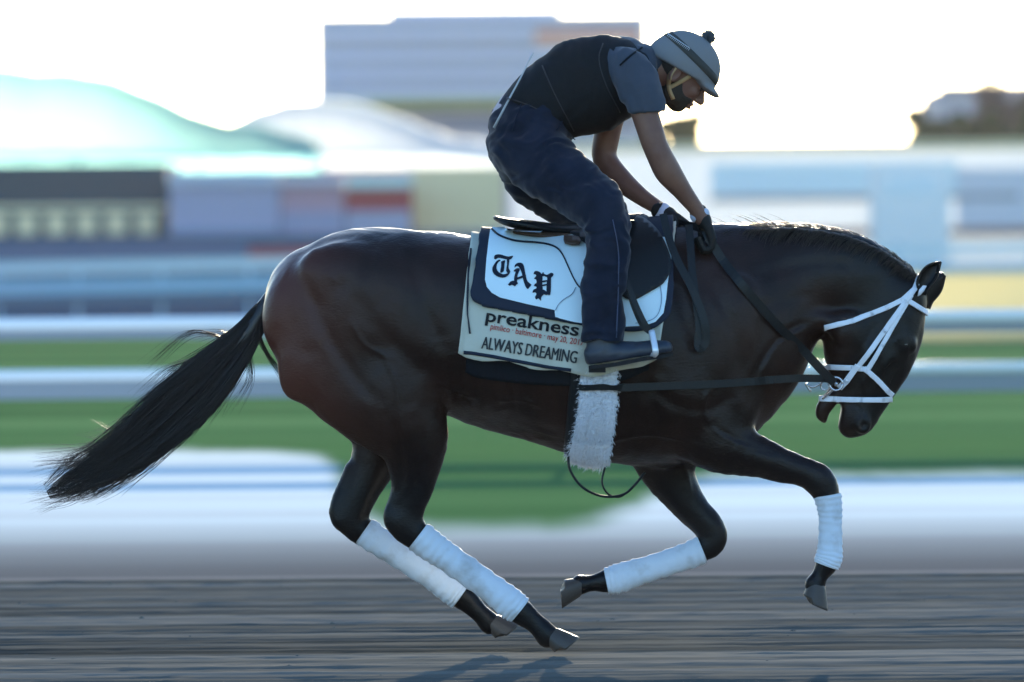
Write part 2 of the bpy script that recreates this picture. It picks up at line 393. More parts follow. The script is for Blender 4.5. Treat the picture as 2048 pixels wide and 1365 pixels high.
GR = [([(800, 470), (835, 560), (862, 640), (900, 720)], .014, .03), ([(600, 540), (640, 640), (700, 740), (770, 820)], .011, .025), ([(690, 560), (740, 640), (820, 720), (880, 760)], .008, .03),
      ([(745, 470), (720, 540), (650, 600)], .007, .03), ([(780, 830), (800, 900), (806, 980)], .008, .012), ([(846, 850), (842, 920), (830, 1000)], .006, .010),
      ([(1392, 520), (1440, 600), (1480, 690), (1480, 760)], .012, .025), ([(1350, 560), (1372, 640), (1400, 720)], .009, .025), ([(1290, 760), (1350, 810), (1420, 820), (1470, 790)], .011, .022),
      ([(1330, 700), (1300, 780), (1320, 850)], .009, .022), ([(1400, 840), (1470, 880), (1560, 915)], .006, .012), ([(1640, 640), (1580, 665), (1530, 720), (1510, 770)], .010, .014),
      ([(1480, 560), (1560, 540), (1650, 525), (1740, 530)], .006, .022), ([(1500, 620), (1580, 600), (1640, 590)], .005, .02),
      ([(1760, 640), (1745, 680), (1700, 735)], .005, .012), ([(1790, 710), (1770, 760), (1750, 800)], -.005, .008), ([(1710, 640), (1672, 680), (1668, 730)], .005, .010), ([(1735, 830), (1720, 812), (1700, 815)], .004, .007),
      ([(1640, 700), (1660, 745), (1690, 780)], .004, .008)]
GR = [(a, b*.68, c) for a, b, c in GR]
for k in range(7): GR.append(([(940+k*30, 560+k*4), (934+k*31, 660), (925+k*33, 760), (930+k*34, 840)], .0035, .013))     # ribs
VEIN = [[(1410, 900), (1360, 880), (1290, 870), (1200, 885), (1100, 870), (1000, 835)], [(1440, 760), (1410, 800), (1420, 850), (1470, 885), (1540, 905)], [(1100, 820), (1040, 800), (990, 805)], [(760, 700), (790, 760), (800, 830), (812, 900), (818, 980)],
        [(700, 640), (730, 690), (790, 720)], [(1765, 740), (1735, 770), (1722, 800)], [(1752, 720), (1738, 762), (1745, 800)], [(1620, 655), (1560, 690), (1520, 760)], [(1350, 900), (1380, 950), (1392, 1010)], [(870, 760), (900, 780), (960, 800)]]
for v_ in VEIN: GR.append((v_, -.0045, .0075))
groove(GR)
body = mesh_obj('body', V, Q, COAT, hrs)
BV = BVHTree.FromPolygons([Vector(v) for v in V], [tuple(int(i) for i in q) for q in Q])
HV, HQ = V, Q
def cast(px, py, bvh=BV, off=.004):
    d = ray(px, py).normalized(); h = bvh.ray_cast(CAM, d)
    if h[0] is None: return None
    n = h[1] if h[1].dot(d) < 0 else -h[1]
    return h[0]+n*off

# eyes, ears, hooves
for sgn in (-1, 1):
    p = P(1807, 689); mb = MB()
    n1, n2 = 14, 10
    v = [(p.x+.0175*math.sin(t)*math.cos(a), sgn*.0800+.0175*math.cos(t), p.z+.0155*math.sin(t)*math.sin(a)) for t in [math.pi*i/n2 for i in range(n2+1)] for a in [2*math.pi*k/n1 for k in range(n1)]]
    mb.add(v, [(i*n1+k, i*n1+(k+1) % n1, (i+1)*n1+(k+1) % n1, (i+1)*n1+k) for i in range(n2) for k in range(n1)])
    mb.build('eye', mat('horse_eye', (.010, .007, .006), .03, 1.0), hrs, True)
def ear(sgn, off):
    prof = cr([(1838, 588, 7), (1836, 565, 15), (1846, 545, 17), (1858, 532, 12), (1874, 521, 1.5)], 5)   # centre line, half width
    prof2 = [(x+7*math.sin(i/len(prof)*3)+off[0], y+3+off[1], w_) for i, (x, y, w_) in enumerate(prof)]
    vs = []; n = 13
    for i, (x, y, w_) in enumerate(prof2):
        a = prof2[max(i-1, 0)]; b = prof2[min(i+1, len(prof2)-1)]; d = Vector((b[0]-a[0], b[1]-a[1])).normalized(); nn = Vector((d.y, -d.x))
        for k in range(n):                             # a cupped leaf, open to the outside and front
            t = (k/(n-1)-.5)*math.radians(235)
            q = P(x+nn.x*w_*math.sin(t)*1.05+3, y+nn.y*w_*math.sin(t)*1.05)
            vs.append((q.x, sgn*(.050+.018*math.cos(t)*(-1)+.012), q.z))
    f = [(i*n+k, i*n+k+1, (i+1)*n+k+1, (i+1)*n+k) for i in range(len(prof2)-1) for k in range(n-1)]
    o = mesh_obj('ear', vs, f, COAT, hrs); s_ = o.modifiers.new('s', 'SOLIDIFY'); s_.thickness = .007
ear(-1, (0, 0)); ear(1, (12, 26))
def hoof(cx, cy, dx, dy, y, s=1.0):
    a = P(cx, cy, y); b = P(cx+dx, cy+dy, y); d = (b-a); L = d.length; d.normalize(); sd = Vector((0, 1, 0)); fr = d.cross(sd)
    if fr.x < 0: fr = -fr
    vs = []; n = 20; prof = [(0, .030, 0), (.15, .036, .004), (.9, .052, .018), (1, .053, .020), (1.0, .04, .015), (1.0, .0, .01)]
    for t, r, sh in prof:
        for k in range(n):
            an = 2*math.pi*k/n; cx_, sy_ = math.cos(an), math.sin(an)
            rr = r*s*(1.08 if cx_ > 0 else .78)
            vs.append(a+d*(L*t - (.016*s if (cx_ < -.3 and t > .5 and r > 0) else 0)) + fr*(cx_*rr+sh*s) + sd*sy_*r*s*.92)
    f = [(i*n+k, i*n+(k+1) % n, (i+1)*n+(k+1) % n, (i+1)*n+k) for i in range(len(prof)-1) for k in range(n)]
    mesh_obj('hoof', vs, f, HOOF, hrs)
hoof(1094, 1268, 30, 36, -.135); hoof(978, 1242, 28, 34, .135); hoof(1632, 1164, -18, 40, -.14); hoof(1164, 1169, -44, 4, .14)

# hair strands
def strands(guides, mat_, name, parent, rad=.0011, seg=10, sides=3):
    """guides: list of (points Nx3, radius scale)"""
    vs = []; fs = []; base = 0
    for pts, rs in guides:
        pts = np.array(pts); n = len(pts)
        d = np.gradient(pts, axis=0); d /= np.linalg.norm(d, axis=1, keepdims=True)+1e-9
        a = np.cross(d, np.array([.3, 1, .2])); a /= np.linalg.norm(a, axis=1, keepdims=True)+1e-9; b = np.cross(d, a)
        tt = np.linspace(0, 1, n); r = rad*rs*np.clip(1.15-tt**2, .12, 1)
        for k in range(sides):
            an = 2*math.pi*k/sides
            vs.append(pts+(a*math.cos(an)+b*math.sin(an))*r[:, None])
        for i in range(n-1):
            for k in range(sides):
                k2 = (k+1) % sides
                fs.append((base+k*n+i, base+k2*n+i, base+k2*n+i+1, base+k*n+i+1))
        base += n*sides
    return mesh_obj(name, np.vstack(vs), fs, mat_, parent)
# tail: centre line and half width in pixels
tl = cr([(548, 592, 10, 0), (520, 630, 19, 0), (495, 668, 25, 0), (455, 715, 36, 0), (400, 774, 47, 0), (340, 830, 50, 0), (276, 886, 44, 0), (210, 932, 34, 0), (145, 964, 20, 0), (95, 988, 7, 0)], 4)
G_ = []
rng = np.random.RandomState(3)
tc_ = tl[:, :2]; tw = tl[:, 2]; td = np.gradient(tc_, axis=0); td /= np.linalg.norm(td, axis=1, keepdims=True); tn = np.stack([td[:, 1], -td[:, 0]], 1)
for c in range(150):
    u0_ = rng.uniform(-1, 1); v0_ = rng.uniform(-1, 1); end0 = rng.uniform(.45, 1.0) if rng.rand() < .62 else rng.uniform(.80, 1.03)
    ph = rng.uniform(0, 6.28); fr_ = rng.uniform(1, 2.2)
    flare = rng.uniform(-.1, .55) if rng.rand() < .4 else 0
    for s_ in range(13):
        u1 = np.clip(u0_+rng.normal(0, .10), -1.1, 1.1); v1 = v0_+rng.normal(0, .15); end = np.clip(end0+rng.normal(0, .05), .4, 1.04)
        i0 = rng.uniform(0, .18 if s_ % 3 else .45)
        tt = np.linspace(i0, end, 15); ii = tt*(len(tl)-1)
        X = np.interp(ii, range(len(tl)), tc_[:, 0]); Y = np.interp(ii, range(len(tl)), tc_[:, 1]); W = np.interp(ii, range(len(tl)), tw)
        NX = np.interp(ii, range(len(tl)), tn[:, 0]); NY = np.interp(ii, range(len(tl)), tn[:, 1])
        loc = np.linspace(0, 1, 15)
        wob = 5*np.sin(fr_*6.28*tt+ph)*loc + rng.normal(0, 5)*loc**2 + flare*70*loc**2.5*(1 if u0_ > 0 else -1)
        off = u1*W+wob*np.minimum(1, W/20)
        dep = v1*.055*np.interp(ii, range(len(tl)), np.clip(tw/45, .25, 1))
        pts = [tuple(P(x+nx*o_, y+ny*o_, dy)) for x, y, nx, ny, o_, dy in zip(X, Y, NX, NY, off, dep)]
        G_.append((pts, rng.uniform(.8, 1.6)))
# loose wisps
def wisp(pts, n, spread, rs=.6, y=-.03):
    q = cr(pts, 5)
    for _ in range(n):
        e = rng.normal(0, spread, 2); m_ = rng.normal(0, spread*.5, 2); t = np.linspace(0, 1, len(q))
        G_.append(([tuple(P(a+e[0]*s*s+m_[0]*s*(1-s), b+e[1]*s*s+m_[1]*s*(1-s), y+rng.normal(0, .004))) for (a, b), s in zip(q, t)], rs*rng.uniform(.6, 1.2)))
wisp([(470, 690), (420, 668), (370, 672), (300, 735)], 26, 14)
wisp([(450, 720), (380, 722), (330, 742), (285, 790)], 22, 14)
wisp([(485, 680), (455, 668), (440, 664), (395, 672)], 14, 8)
wisp([(330, 850), (240, 880), (160, 905), (75, 920)], 34, 12)
wisp([(300, 880), (210, 915), (140, 925), (70, 935)], 26, 12)
wisp([(260, 915), (180, 950), (120, 985), (60, 998)], 22, 9)
wisp([(240, 930), (180, 975), (120, 1005), (75, 1022)], 12, 8)
wisp([(380, 800), (300, 830), (240, 890), (160, 890)], 22, 14)
wisp([(548, 600), (520, 650), (530, 700), (572, 765)], 30, 5, .8, -.05)
wisp([(520, 640), (500, 700), (500, 760), (465, 815)], 22, 12)
wisp([(545, 600), (512, 660), (540, 720), (600, 790)], 12, 5, .6, -.06)
wisp([(440, 790), (400, 820), (380, 840), (330, 860)], 16, 12)
for k in range(26):
    x_ = rng.uniform(200, 430); yy_ = 1010-(x_-100)*.72+rng.normal(0, 18)
    wisp([(x_+60, yy_-40), (x_, yy_), (x_-60, yy_+30+rng.normal(0, 14)), (x_-130, yy_+50+rng.normal(0, 26))], 10, 10, .6)
tail = strands(G_, HAIR, 'tail', hrs, .0013)
# dock core
mb = MB(); q = cr([(556, 575, 12), (540, 600, 17), (520, 632, 20), (500, 664, 22), (478, 694, 20), (455, 722, 10)], 4)
mb.tube([P(a, b) for a, b, c in q], [M(c) for a, b, c in q], 12); mb.build('tail_dock', HAIR, hrs, True)
# mane
G_ = []
crest = cr([(1405, 470), (1450, 461), (1510, 456), (1570, 455), (1640, 460), (1700, 472), (1745, 490), (1785, 512), (1815, 535), (1835, 552)], 8)
for i in range(2600):
    t = rng.uniform(0, len(crest)-1.01); j = int(t); a = crest[j]+(crest[j+1]-crest[j])*(t-j); fr_ = t/len(crest)
    d = crest[j+1]-crest[j]; d /= np.linalg.norm(d)
    y0 = rng.normal(0, .010); cl = noise.noise(Vector((fr_*34, 0, 3))); cl2 = noise.noise(Vector((fr_*60, 5, 3)))
    L = (1+.55*cl)*rng.uniform(34, 78)*(1.0 if fr_ < .75 else .8)
    if rng.rand() < .75:                               # lies back over the crest, near or far side
        sd_ = -1 if rng.rand() < .75 else 1
        k = np.linspace(0, 1, 9)
        xs = a[0]-(L*.55*k)*d[0]+(rng.normal(0, 3)+34*cl2)*k; ys = a[1]+4-7*np.sin(k*2.4)*rng.uniform(.3, 1.2)+L*.55*k**2+(-L*.5*k)*d[1]
        yy = y0+sd_*(.02+.055*k**.8)*rng.uniform(.8, 1.1)
    else:                                              # short hairs lifted by the wind
        k = np.linspace(0, 1, 9)
        xs = a[0]-L*.5*k*d[0]; ys = a[1]+4-(6+rng.uniform(0, 10))*np.sin(k*1.9)-L*.35*k*d[1]; yy = y0+k*rng.normal(0, .01)
    G_.append(([tuple(P(x_, z_, float(y_))) for x_, z_, y_ in zip(xs, ys, yy)], rng.uniform(.7, 1.4)))
for (x_, y_) in ((1530, 455), (1545, 454), (1500, 456), (1560, 455), (1590, 456), (1470, 458), (1520, 455), (1450, 460)):
    for _ in range(4):
        k = np.linspace(0, 1, 9); L = rng.uniform(25, 60); b = rng.normal(0, 3)
        G_.append(([tuple(P(x_-L*q_+b*q_, y_-L*.75*q_+L*.25*q_*q_, 0)) for q_ in k], .5))
strands(G_, HAIR2, 'mane', hrs, .0012)

# ------------------------------------------------------------------ leg bandages
def wrap(rows, y, label):
    q = cr([(a, b, c, 0) for a, b, c in rows], 10); N = len(q); n = 28; vs = []
    pts = [P(a, b, y) for a, b, c, _ in q]
    for i, p in enumerate(pts):
        d = (pts[min(i+1, N-1)]-pts[max(i-1, 0)]).normalized(); a = Vector((0, 1, 0)); b = d.cross(a).normalized()
        for k in range(n):
            an = 2*math.pi*k/n
            ph = (i/4.2+k/n) % 1.0                       # the overlapping turns of the bandage
            r = M(q[i][2], y)*(.96+.09*ph**2)+.0022*noise.noise(p*30+Vector((math.cos(an), math.sin(an), 0))*1.5)
            if i in (0, N-1): r *= .93
            vs.append(p+a*math.cos(an)*r*1.0+b*math.sin(an)*r)
    f = [(i*n+k, i*n+(k+1) % n, (i+1)*n+(k+1) % n, (i+1)*n+k) for i in range(N-1) for k in range(n)]
    f += [tuple(range(n)), tuple(reversed(range((N-1)*n, N*n)))]
    o = mesh_obj('leg_bandage', vs, f, WRAP); tag(o, label, 'bandage', 'white bandages on the horse legs')
wrap([(836, 1072, 33), (870, 1098, 31), (905, 1122, 29), (980, 1175, 29), (1020, 1206, 32), (1040, 1222, 30)], -.135, 'white bandage on the nearest hind leg, just above the landing hoof')
wrap([(728, 1062, 31), (780, 1098, 28), (862, 1150, 28), (905, 1180, 31), (922, 1192, 30)], .135, 'white bandage on the hind leg behind, farthest left of the four')
wrap([(1655, 990, 29), (1660, 1020, 25), (1661, 1050, 24), (1660, 1095, 25), (1657, 1118, 28), (1652, 1132, 26)], -.14, 'white bandage on the foreleg reaching forward below the horse head')
wrap([(1405, 1100, 29), (1360, 1118, 27), (1285, 1142, 27), (1235, 1158, 30), (1212, 1163, 27)], .14, 'white bandage on the folded foreleg under the horse chest')

# ------------------------------------------------------------------ cloths over the back
def section(xa, za, x_b, z_b, n, off, zc=1.05):
    """points down the near side from the spine at xa to (x_b,z_b), equal arc length"""
    pts = []; top = None
    for i in range(121):
        th = math.radians(90 - i*1.25)                 # 90 = up; towards -y
        d = Vector((0, -math.cos(th), math.sin(th)))
        if top is None: x = xa
        else: x = xa+(x_b-xa)*min(1, max(0, (top-pts[-1].z)/(top-z_b)))
        o_ = Vector((x, 0, zc)); h = BV.ray_cast(o_+d*1.0, -d)
        if h[0] is None: continue
        q = h[0]+h[1]*off if h[1].dot(d) > 0 else h[0]+d*off
        if top is None: top = q.z
        pts.append(q)
        if q.z <= z_b: break
    if len(pts) > 1 and pts[-1].z < z_b:
        a, b = pts[-2], pts[-1]; t = (a.z-z_b)/(a.z-b.z+1e-9); pts[-1] = a.lerp(b, t)
    L = [0]
    for a, b in zip(pts, pts[1:]): L.append(L[-1]+(b-a).length)
    L = np.array(L)/L[-1]; A = np.array([tuple(p) for p in pts]); t = np.linspace(0, 1, n)
    return np.stack([np.interp(t, L, A[:, k]) for k in range(3)], 1)
def cloth(name, tx0, tx1, bottom, off, thick, mat_, nu=110, nv=50, ripple=0, parent=None, flare=0):
    B = cr(bottom, 8); ln = np.r_[0, np.cumsum(np.linalg.norm(np.diff(B, axis=0), axis=1))]; ln /= ln[-1]
    rows = []
    for i in range(nu):
        u = i/(nu-1); bx, by = np.interp(u, ln, B[:, 0]), np.interp(u, ln, B[:, 1])
        bp = P(bx, by, -.30); tp = P(tx0+(tx1-tx0)*u, 480, 0)
        s = section(tp.x, tp.z, bp.x, bp.z, nv, off)
        rows.append(s)
    R = np.array(rows)
    # smooth a little along the cloth
    for _ in range(8):
        R2 = R.copy(); R2[1:-1] = .25*R[:-2]+.5*R[1:-1]+.25*R[2:]; R2[:, 1:-1] = .25*R2[:, :-2]+.5*R2[:, 1:-1]+.25*R2[:, 2:]
        R2[0], R2[-1], R2[:, 0], R2[:, -1] = R[0], R[-1], R[:, 0], R[:, -1]; R = R2
    R[:, :, 1] -= off*.25
    v = np.linspace(0, 1, nv)[None, :]; uu = np.linspace(0, 1, nu)[:, None]
    if ripple:
        rp = np.sin(uu*38+np.sin(v*6)*1.2)*.5+np.sin(uu*17+1+v*3)*.5
        R[:, :, 1] -= ripple*(rp*.5+.5)*v**2.2
        R[:, :, 2] += ripple*.35*np.sin(uu*23+2)*v**3
        R[:, :, 1] -= ripple*.12*np.array([[noise.noise(Vector((i*.16, j*.30, 3)))+.5*noise.noise(Vector((i*.4, j*.22, 8))) for j in range(nv)] for i in range(nu)])*v
        edge = np.exp(-(uu/.03)**2)+np.exp(-((1-uu)/.03)**2); R[:, :, 1] -= ripple*.8*edge*v
    if flare: R[:, :, 1] -= flare*v**3
    far = R[:, 1:, :].copy(); far[:, :, 1] *= -1
    full = np.concatenate([far[:, ::-1], R], 1); m_ = full.shape[1]
    R0 = full[:, nv-1]; 
    vs = full.reshape(-1, 3); f = [(i*m_+j, i*m_+j+1, (i+1)*m_+j+1, (i+1)*m_+j) for i in range(nu-1) for j in range(m_-1)]
    o = mesh_obj(name, vs, f, mat_, parent); s_ = o.modifiers.new('s', 'SOLIDIFY'); s_.thickness = thick; s_.offset = 0
    bv = BVHTree.FromPolygons([Vector(q) for q in vs], f)
    return o, bv, full
under, _, _ = cloth('girth_pad', 955, 1330, [(932, 745), (960, 757), (1050, 768), (1145, 772), (1230, 765), (1296, 740)], .006, .006, mat('under_pad_cloth', (.006, .008, .012), .85, .2))
tag(under, 'black under pad edge showing below the printed cream saddle towel', 'saddle pad')
towel, TBV, TF = cloth('saddle_towel', 943, 1352, [(918, 706), (925, 713), (1000, 724), (1080, 737), (1145, 748), (1220, 748), (1280, 730), (1312, 716)], .014, .004, TOWEL, ripple=.018, flare=.010)
tag(towel, 'cream printed saddle towel hanging below the white quilted pad', 'saddle towel')
pad = thing('saddle_pad', 'white quilted saddle pad with navy border and blackletter TAP under the saddle', 'saddle pad', tuple(P(1150, 560, -.3)))
padb, PBV, PF = cloth('pad_body', 961, 1346, [(943, 584), (945, 595), (953, 605), (975, 614), (1050, 628), (1150, 648), (1240, 662), (1290, 660), (1320, 648), (1335, 626), (1340, 596)], .030, .014, PADN, parent=None)
padb.parent = pad; padb.matrix_parent_inverse = Matrix.Translation(-pad.location)

def tri_poly(outline_px, step, bvh, off, name, mat_, parent, holes=None, thick=0, y=-.33):
    """px outline laid on a cloth: polygon cut by a grid, each corner set on the surface"""
    bm = bmesh.new(); vs = [bm.verts.new((a, b, 0)) for a, b in outline_px]
    bm.faces.new(vs)
    xs = [p[0] for p in outline_px]; ys = [p[1] for p in outline_px]
    for c0, c1, no in ((min(xs), max(xs), (1, 0, 0)), (min(ys), max(ys), (0, 1, 0))):
        c = math.ceil(c0/step)*step
        while c < c1:
            bmesh.ops.bisect_plane(bm, geom=bm.verts[:]+bm.edges[:]+bm.faces[:], plane_co=(c+.013, 0, 0) if no[0] else (0, c+.013, 0), plane_no=no)
            c += step
    bmesh.ops.triangulate(bm, faces=bm.faces[:])
    for v in bm.verts:
        q = cast(v.co.x, v.co.y, bvh, off)
        v.co = q if q else P(v.co.x, v.co.y, y)
    bmesh.ops.recalc_face_normals(bm, faces=bm.faces[:])
    n = sum((f.normal.y for f in bm.faces))
    if n > 0: bmesh.ops.reverse_faces(bm, faces=bm.faces[:])
    me = bpy.data.meshes.new(name); bm.to_mesh(me); bm.free(); me.materials.append(mat_)
    o = bpy.data.objects.new(name, me); C.objects.link(o)
    if parent: o.parent = parent; o.matrix_parent_inverse = Matrix.Translation(-parent.location)
    if thick: s_ = o.modifiers.new('s', 'SOLIDIFY'); s_.thickness = thick; s_.offset = 1
    for p in me.polygons: p.use_smooth = True
    return o
def rnd(pts, n=5): return [tuple(p) for p in cr([*pts, pts[0]], n)[:-1]]
K = 4.552
def cc(pts): return [(930+a/K, 440+b/K) for a, b in pts]
white = [(985, 460), (1030, 462), (1160, 470), (1345, 480), (1342, 520), (1334, 570), (1331, 600), (1326, 628), (1310, 645), (1288, 653), (1240, 655), (1165, 648), (1148, 646), (1110, 636), (1109, 622), (1050, 609), (1000, 597), (984, 588), (974, 576), (970, 562), (973, 520), (977, 485), (980, 464)]
tri_poly(white, 9, PBV, .0105, 'white_panel', PADW, pad)
def ribbon_on(path_px, wpx, bvh, off, name, mat_, parent, n=5, tap=None):
    q = cr(path_px, n); L = []; Rr = []
    for i in range(len(q)):
        d = q[min(i+1, len(q)-1)]-q[max(i-1, 0)]; d /= np.linalg.norm(d)+1e-9; nn = np.array([d[1], -d[0]])*wpx/2
        L.append(q[i]+nn); Rr.append(q[i]-nn)
    vs = []
    for a, b in zip(L, Rr):
        for p in (a, b):
            h = cast(p[0], p[1], bvh, off); vs.append(h if h else P(p[0], p[1], -.33))
    f = [(2*i, 2*i+1, 2*i+3, 2*i+2) for i in range(len(q)-1)]
    o = mesh_obj(name, vs, f, mat_, parent); s_ = o.modifiers.new('s', 'SOLIDIFY'); s_.thickness = .0025; s_.offset = 0
    return o
ribbon_on(cc([(238, 112), (300, 165), (400, 205), (500, 225), (640, 235), (760, 252), (840, 285), (890, 345), (930, 425), (980, 530), (1020, 600), (1072, 655)]), 2.6, PBV, .013, 'piping', INK, pad)
ribbon_on(cc([(1008, 628), (970, 690), (900, 735), (850, 780), (822, 832)]), 1.3, PBV, .0125, 'piping', mat('stitch', (.18, .26, .36), .8), pad)
ribbon_on([(1318, 568), (1322, 600), (1316, 628), (1300, 642), (1270, 648)], 1.2, PBV, .0125, 'piping', bpy.data.materials['stitch'], pad)

TAP = {'T': [
    [(262, 375), (264, 352), (284, 338), (320, 338), (356, 348), (396, 357), (437, 350), (428, 372), (408, 384), (378, 382), (340, 374), (300, 368), (276, 382)],
    [(310, 384), (285, 396), (264, 425), (250, 452), (250, 482), (268, 514), (302, 534), (342, 543), (374, 536), (398, 518), (412, 490), (388, 504), (362, 512), (332, 508), (304, 492), (286, 464), (288, 430), (302, 406), (322, 392)],
    [(326, 402), (364, 390), (358, 425), (352, 486), (318, 498), (327, 445)],
    [(380, 380), (404, 382), (398, 440), (400, 466), (414, 490), (394, 506), (374, 482), (382, 430)]],
 'A': [
    [(453, 456), (456, 432), (478, 415), (512, 412), (534, 428), (546, 468), (560, 536), (576, 578), (608, 604), (592, 626), (574, 644), (552, 614), (534, 560), (520, 502), (506, 470), (488, 444), (470, 442)],
    [(444, 480), (470, 462), (498, 462), (500, 482), (482, 520), (476, 590), (450, 578), (452, 528), (464, 492), (450, 490)],
    [(392, 604), (418, 576), (450, 570), (488, 590), (472, 606), (456, 620), (430, 606), (408, 616)],
    [(466, 548), (548, 520), (554, 536), (466, 566)]],
 'P': [
    [(626, 512), (634, 490), (656, 484), (680, 494), (698, 512), (706, 540), (704, 600), (708, 650), (706, 690), (692, 720), (690, 748), (668, 724), (650, 736), (638, 714), (652, 688), (640, 672), (618, 676), (626, 648), (648, 640), (652, 622), (630, 616), (640, 596), (652, 590), (650, 560), (630, 552), (644, 536), (650, 522), (638, 514)],
    [(740, 520), (762, 512), (782, 500), (805, 512), (794, 534), (782, 548), (782, 620), (776, 694), (752, 688), (742, 670), (742, 600), (748, 550)],
    [(700, 648), (720, 650), (744, 668), (756, 690), (740, 696), (716, 690), (698, 706)],
    [(698, 515), (712, 494), (718, 510), (742, 522), (744, 540), (720, 530), (702, 535)],
    [(700, 572), (744, 566), (744, 580), (700, 586)], [(700, 606), (744, 600), (744, 612), (700, 620)]]}
bm_all = []
for L_, polys in TAP.items():
    objs = [tri_poly(cc(rnd(pl, 2)), 6, PBV, .0125+.0004*i, 'letter', INK, pad) for i, pl in enumerate(polys)]
    bm = bmesh.new()
    for o in objs: bm.from_mesh(o.data)
    me = bpy.data.meshes.new('letter'); bm.to_mesh(me); bm.free(); me.materials.append(INK)
    for o in objs[1:]: bpy.data.objects.remove(o)
    objs[0].data = me; objs[0].name = 'letter'

def text_on(txt, x0, y0, x1, y1, height, bvh, off, name, mat_, parent, bold=0, y=-.34, shear=0, dbl=0):
    """baseline from (x0,y0) to (x1,y1) in px; height = capital/x height px"""
    cu = bpy.data.curves.new('t', 'FONT'); cu.body = txt; cu.size = 1; cu.offset = bold; cu.resolution_u = 3
    o = bpy.data.objects.new('t', cu); C.objects.link(o); dg = bpy.context.evaluated_depsgraph_get()
    me = bpy.data.meshes.new_from_object(o.evaluated_get(dg)); bpy.data.objects.remove(o)
    if dbl:
        bm = bmesh.new(); bm.from_mesh(me); nv0 = len(bm.verts); g2 = bmesh.ops.duplicate(bm, geom=bm.verts[:]+bm.edges[:]+bm.faces[:]); bm.to_mesh(me); bm.free()
    co = np.array([v.co[:] for v in me.vertices]); wx0, wx1 = co[:, 0].min(), co[:, 0].max()
    capH = .53 if txt.islower() or txt[0].islower() else .72
    for vi, v in enumerate(me.vertices):
        u = (v.co.x-wx0)/(wx1-wx0); h = v.co.y/capH*height; sec = dbl and vi >= nv0
        dx, dy = x1-x0, y1-y0; L = math.hypot(dx, dy)
        px = x0+dx*u+(dy/L)*h*1.0+shear*h; py = y0+dy*u-h*(dx/L)
        if sec: px += dbl
        q = cast(px, py, bvh, off+(.0006 if sec else 0)); v.co = q if q else P(px, py, y)
    me.materials.append(mat_); ob = bpy.data.objects.new(name, me); C.objects.link(ob); me.update()
    if parent: ob.parent = parent; ob.matrix_parent_inverse = Matrix.Translation(-parent.location)
    return ob
t0_ = text_on('preakness', 971, 643, 1156, 673, 19, TBV, .006, 'printed_word', INKB, towel, .018)
text_on('pimlico · baltimore · may 20, 2017', 981, 659, 1166, 692, 9, TBV, .006, 'printed_line', INKR, towel, .006)
text_on('ALWAYS DREAMING', 962, 697, 1151, 727, 25, TBV, .006, 'printed_name', mat('ink_grey', (.045, .048, .05), .8, .2), towel, 0, dbl=1.5)
# hem bands on the towel
ribbon_on([(926, 705), (960, 709), (1040, 724), (1100, 735), (1142, 741)], 7, TBV, .006, 'hem_band', PADN, towel)
ribbon_on([(941, 500), (935, 560), (934, 620), (941, 668)], 3.4, TBV, .0065, 'hem_band', PADN, towel)

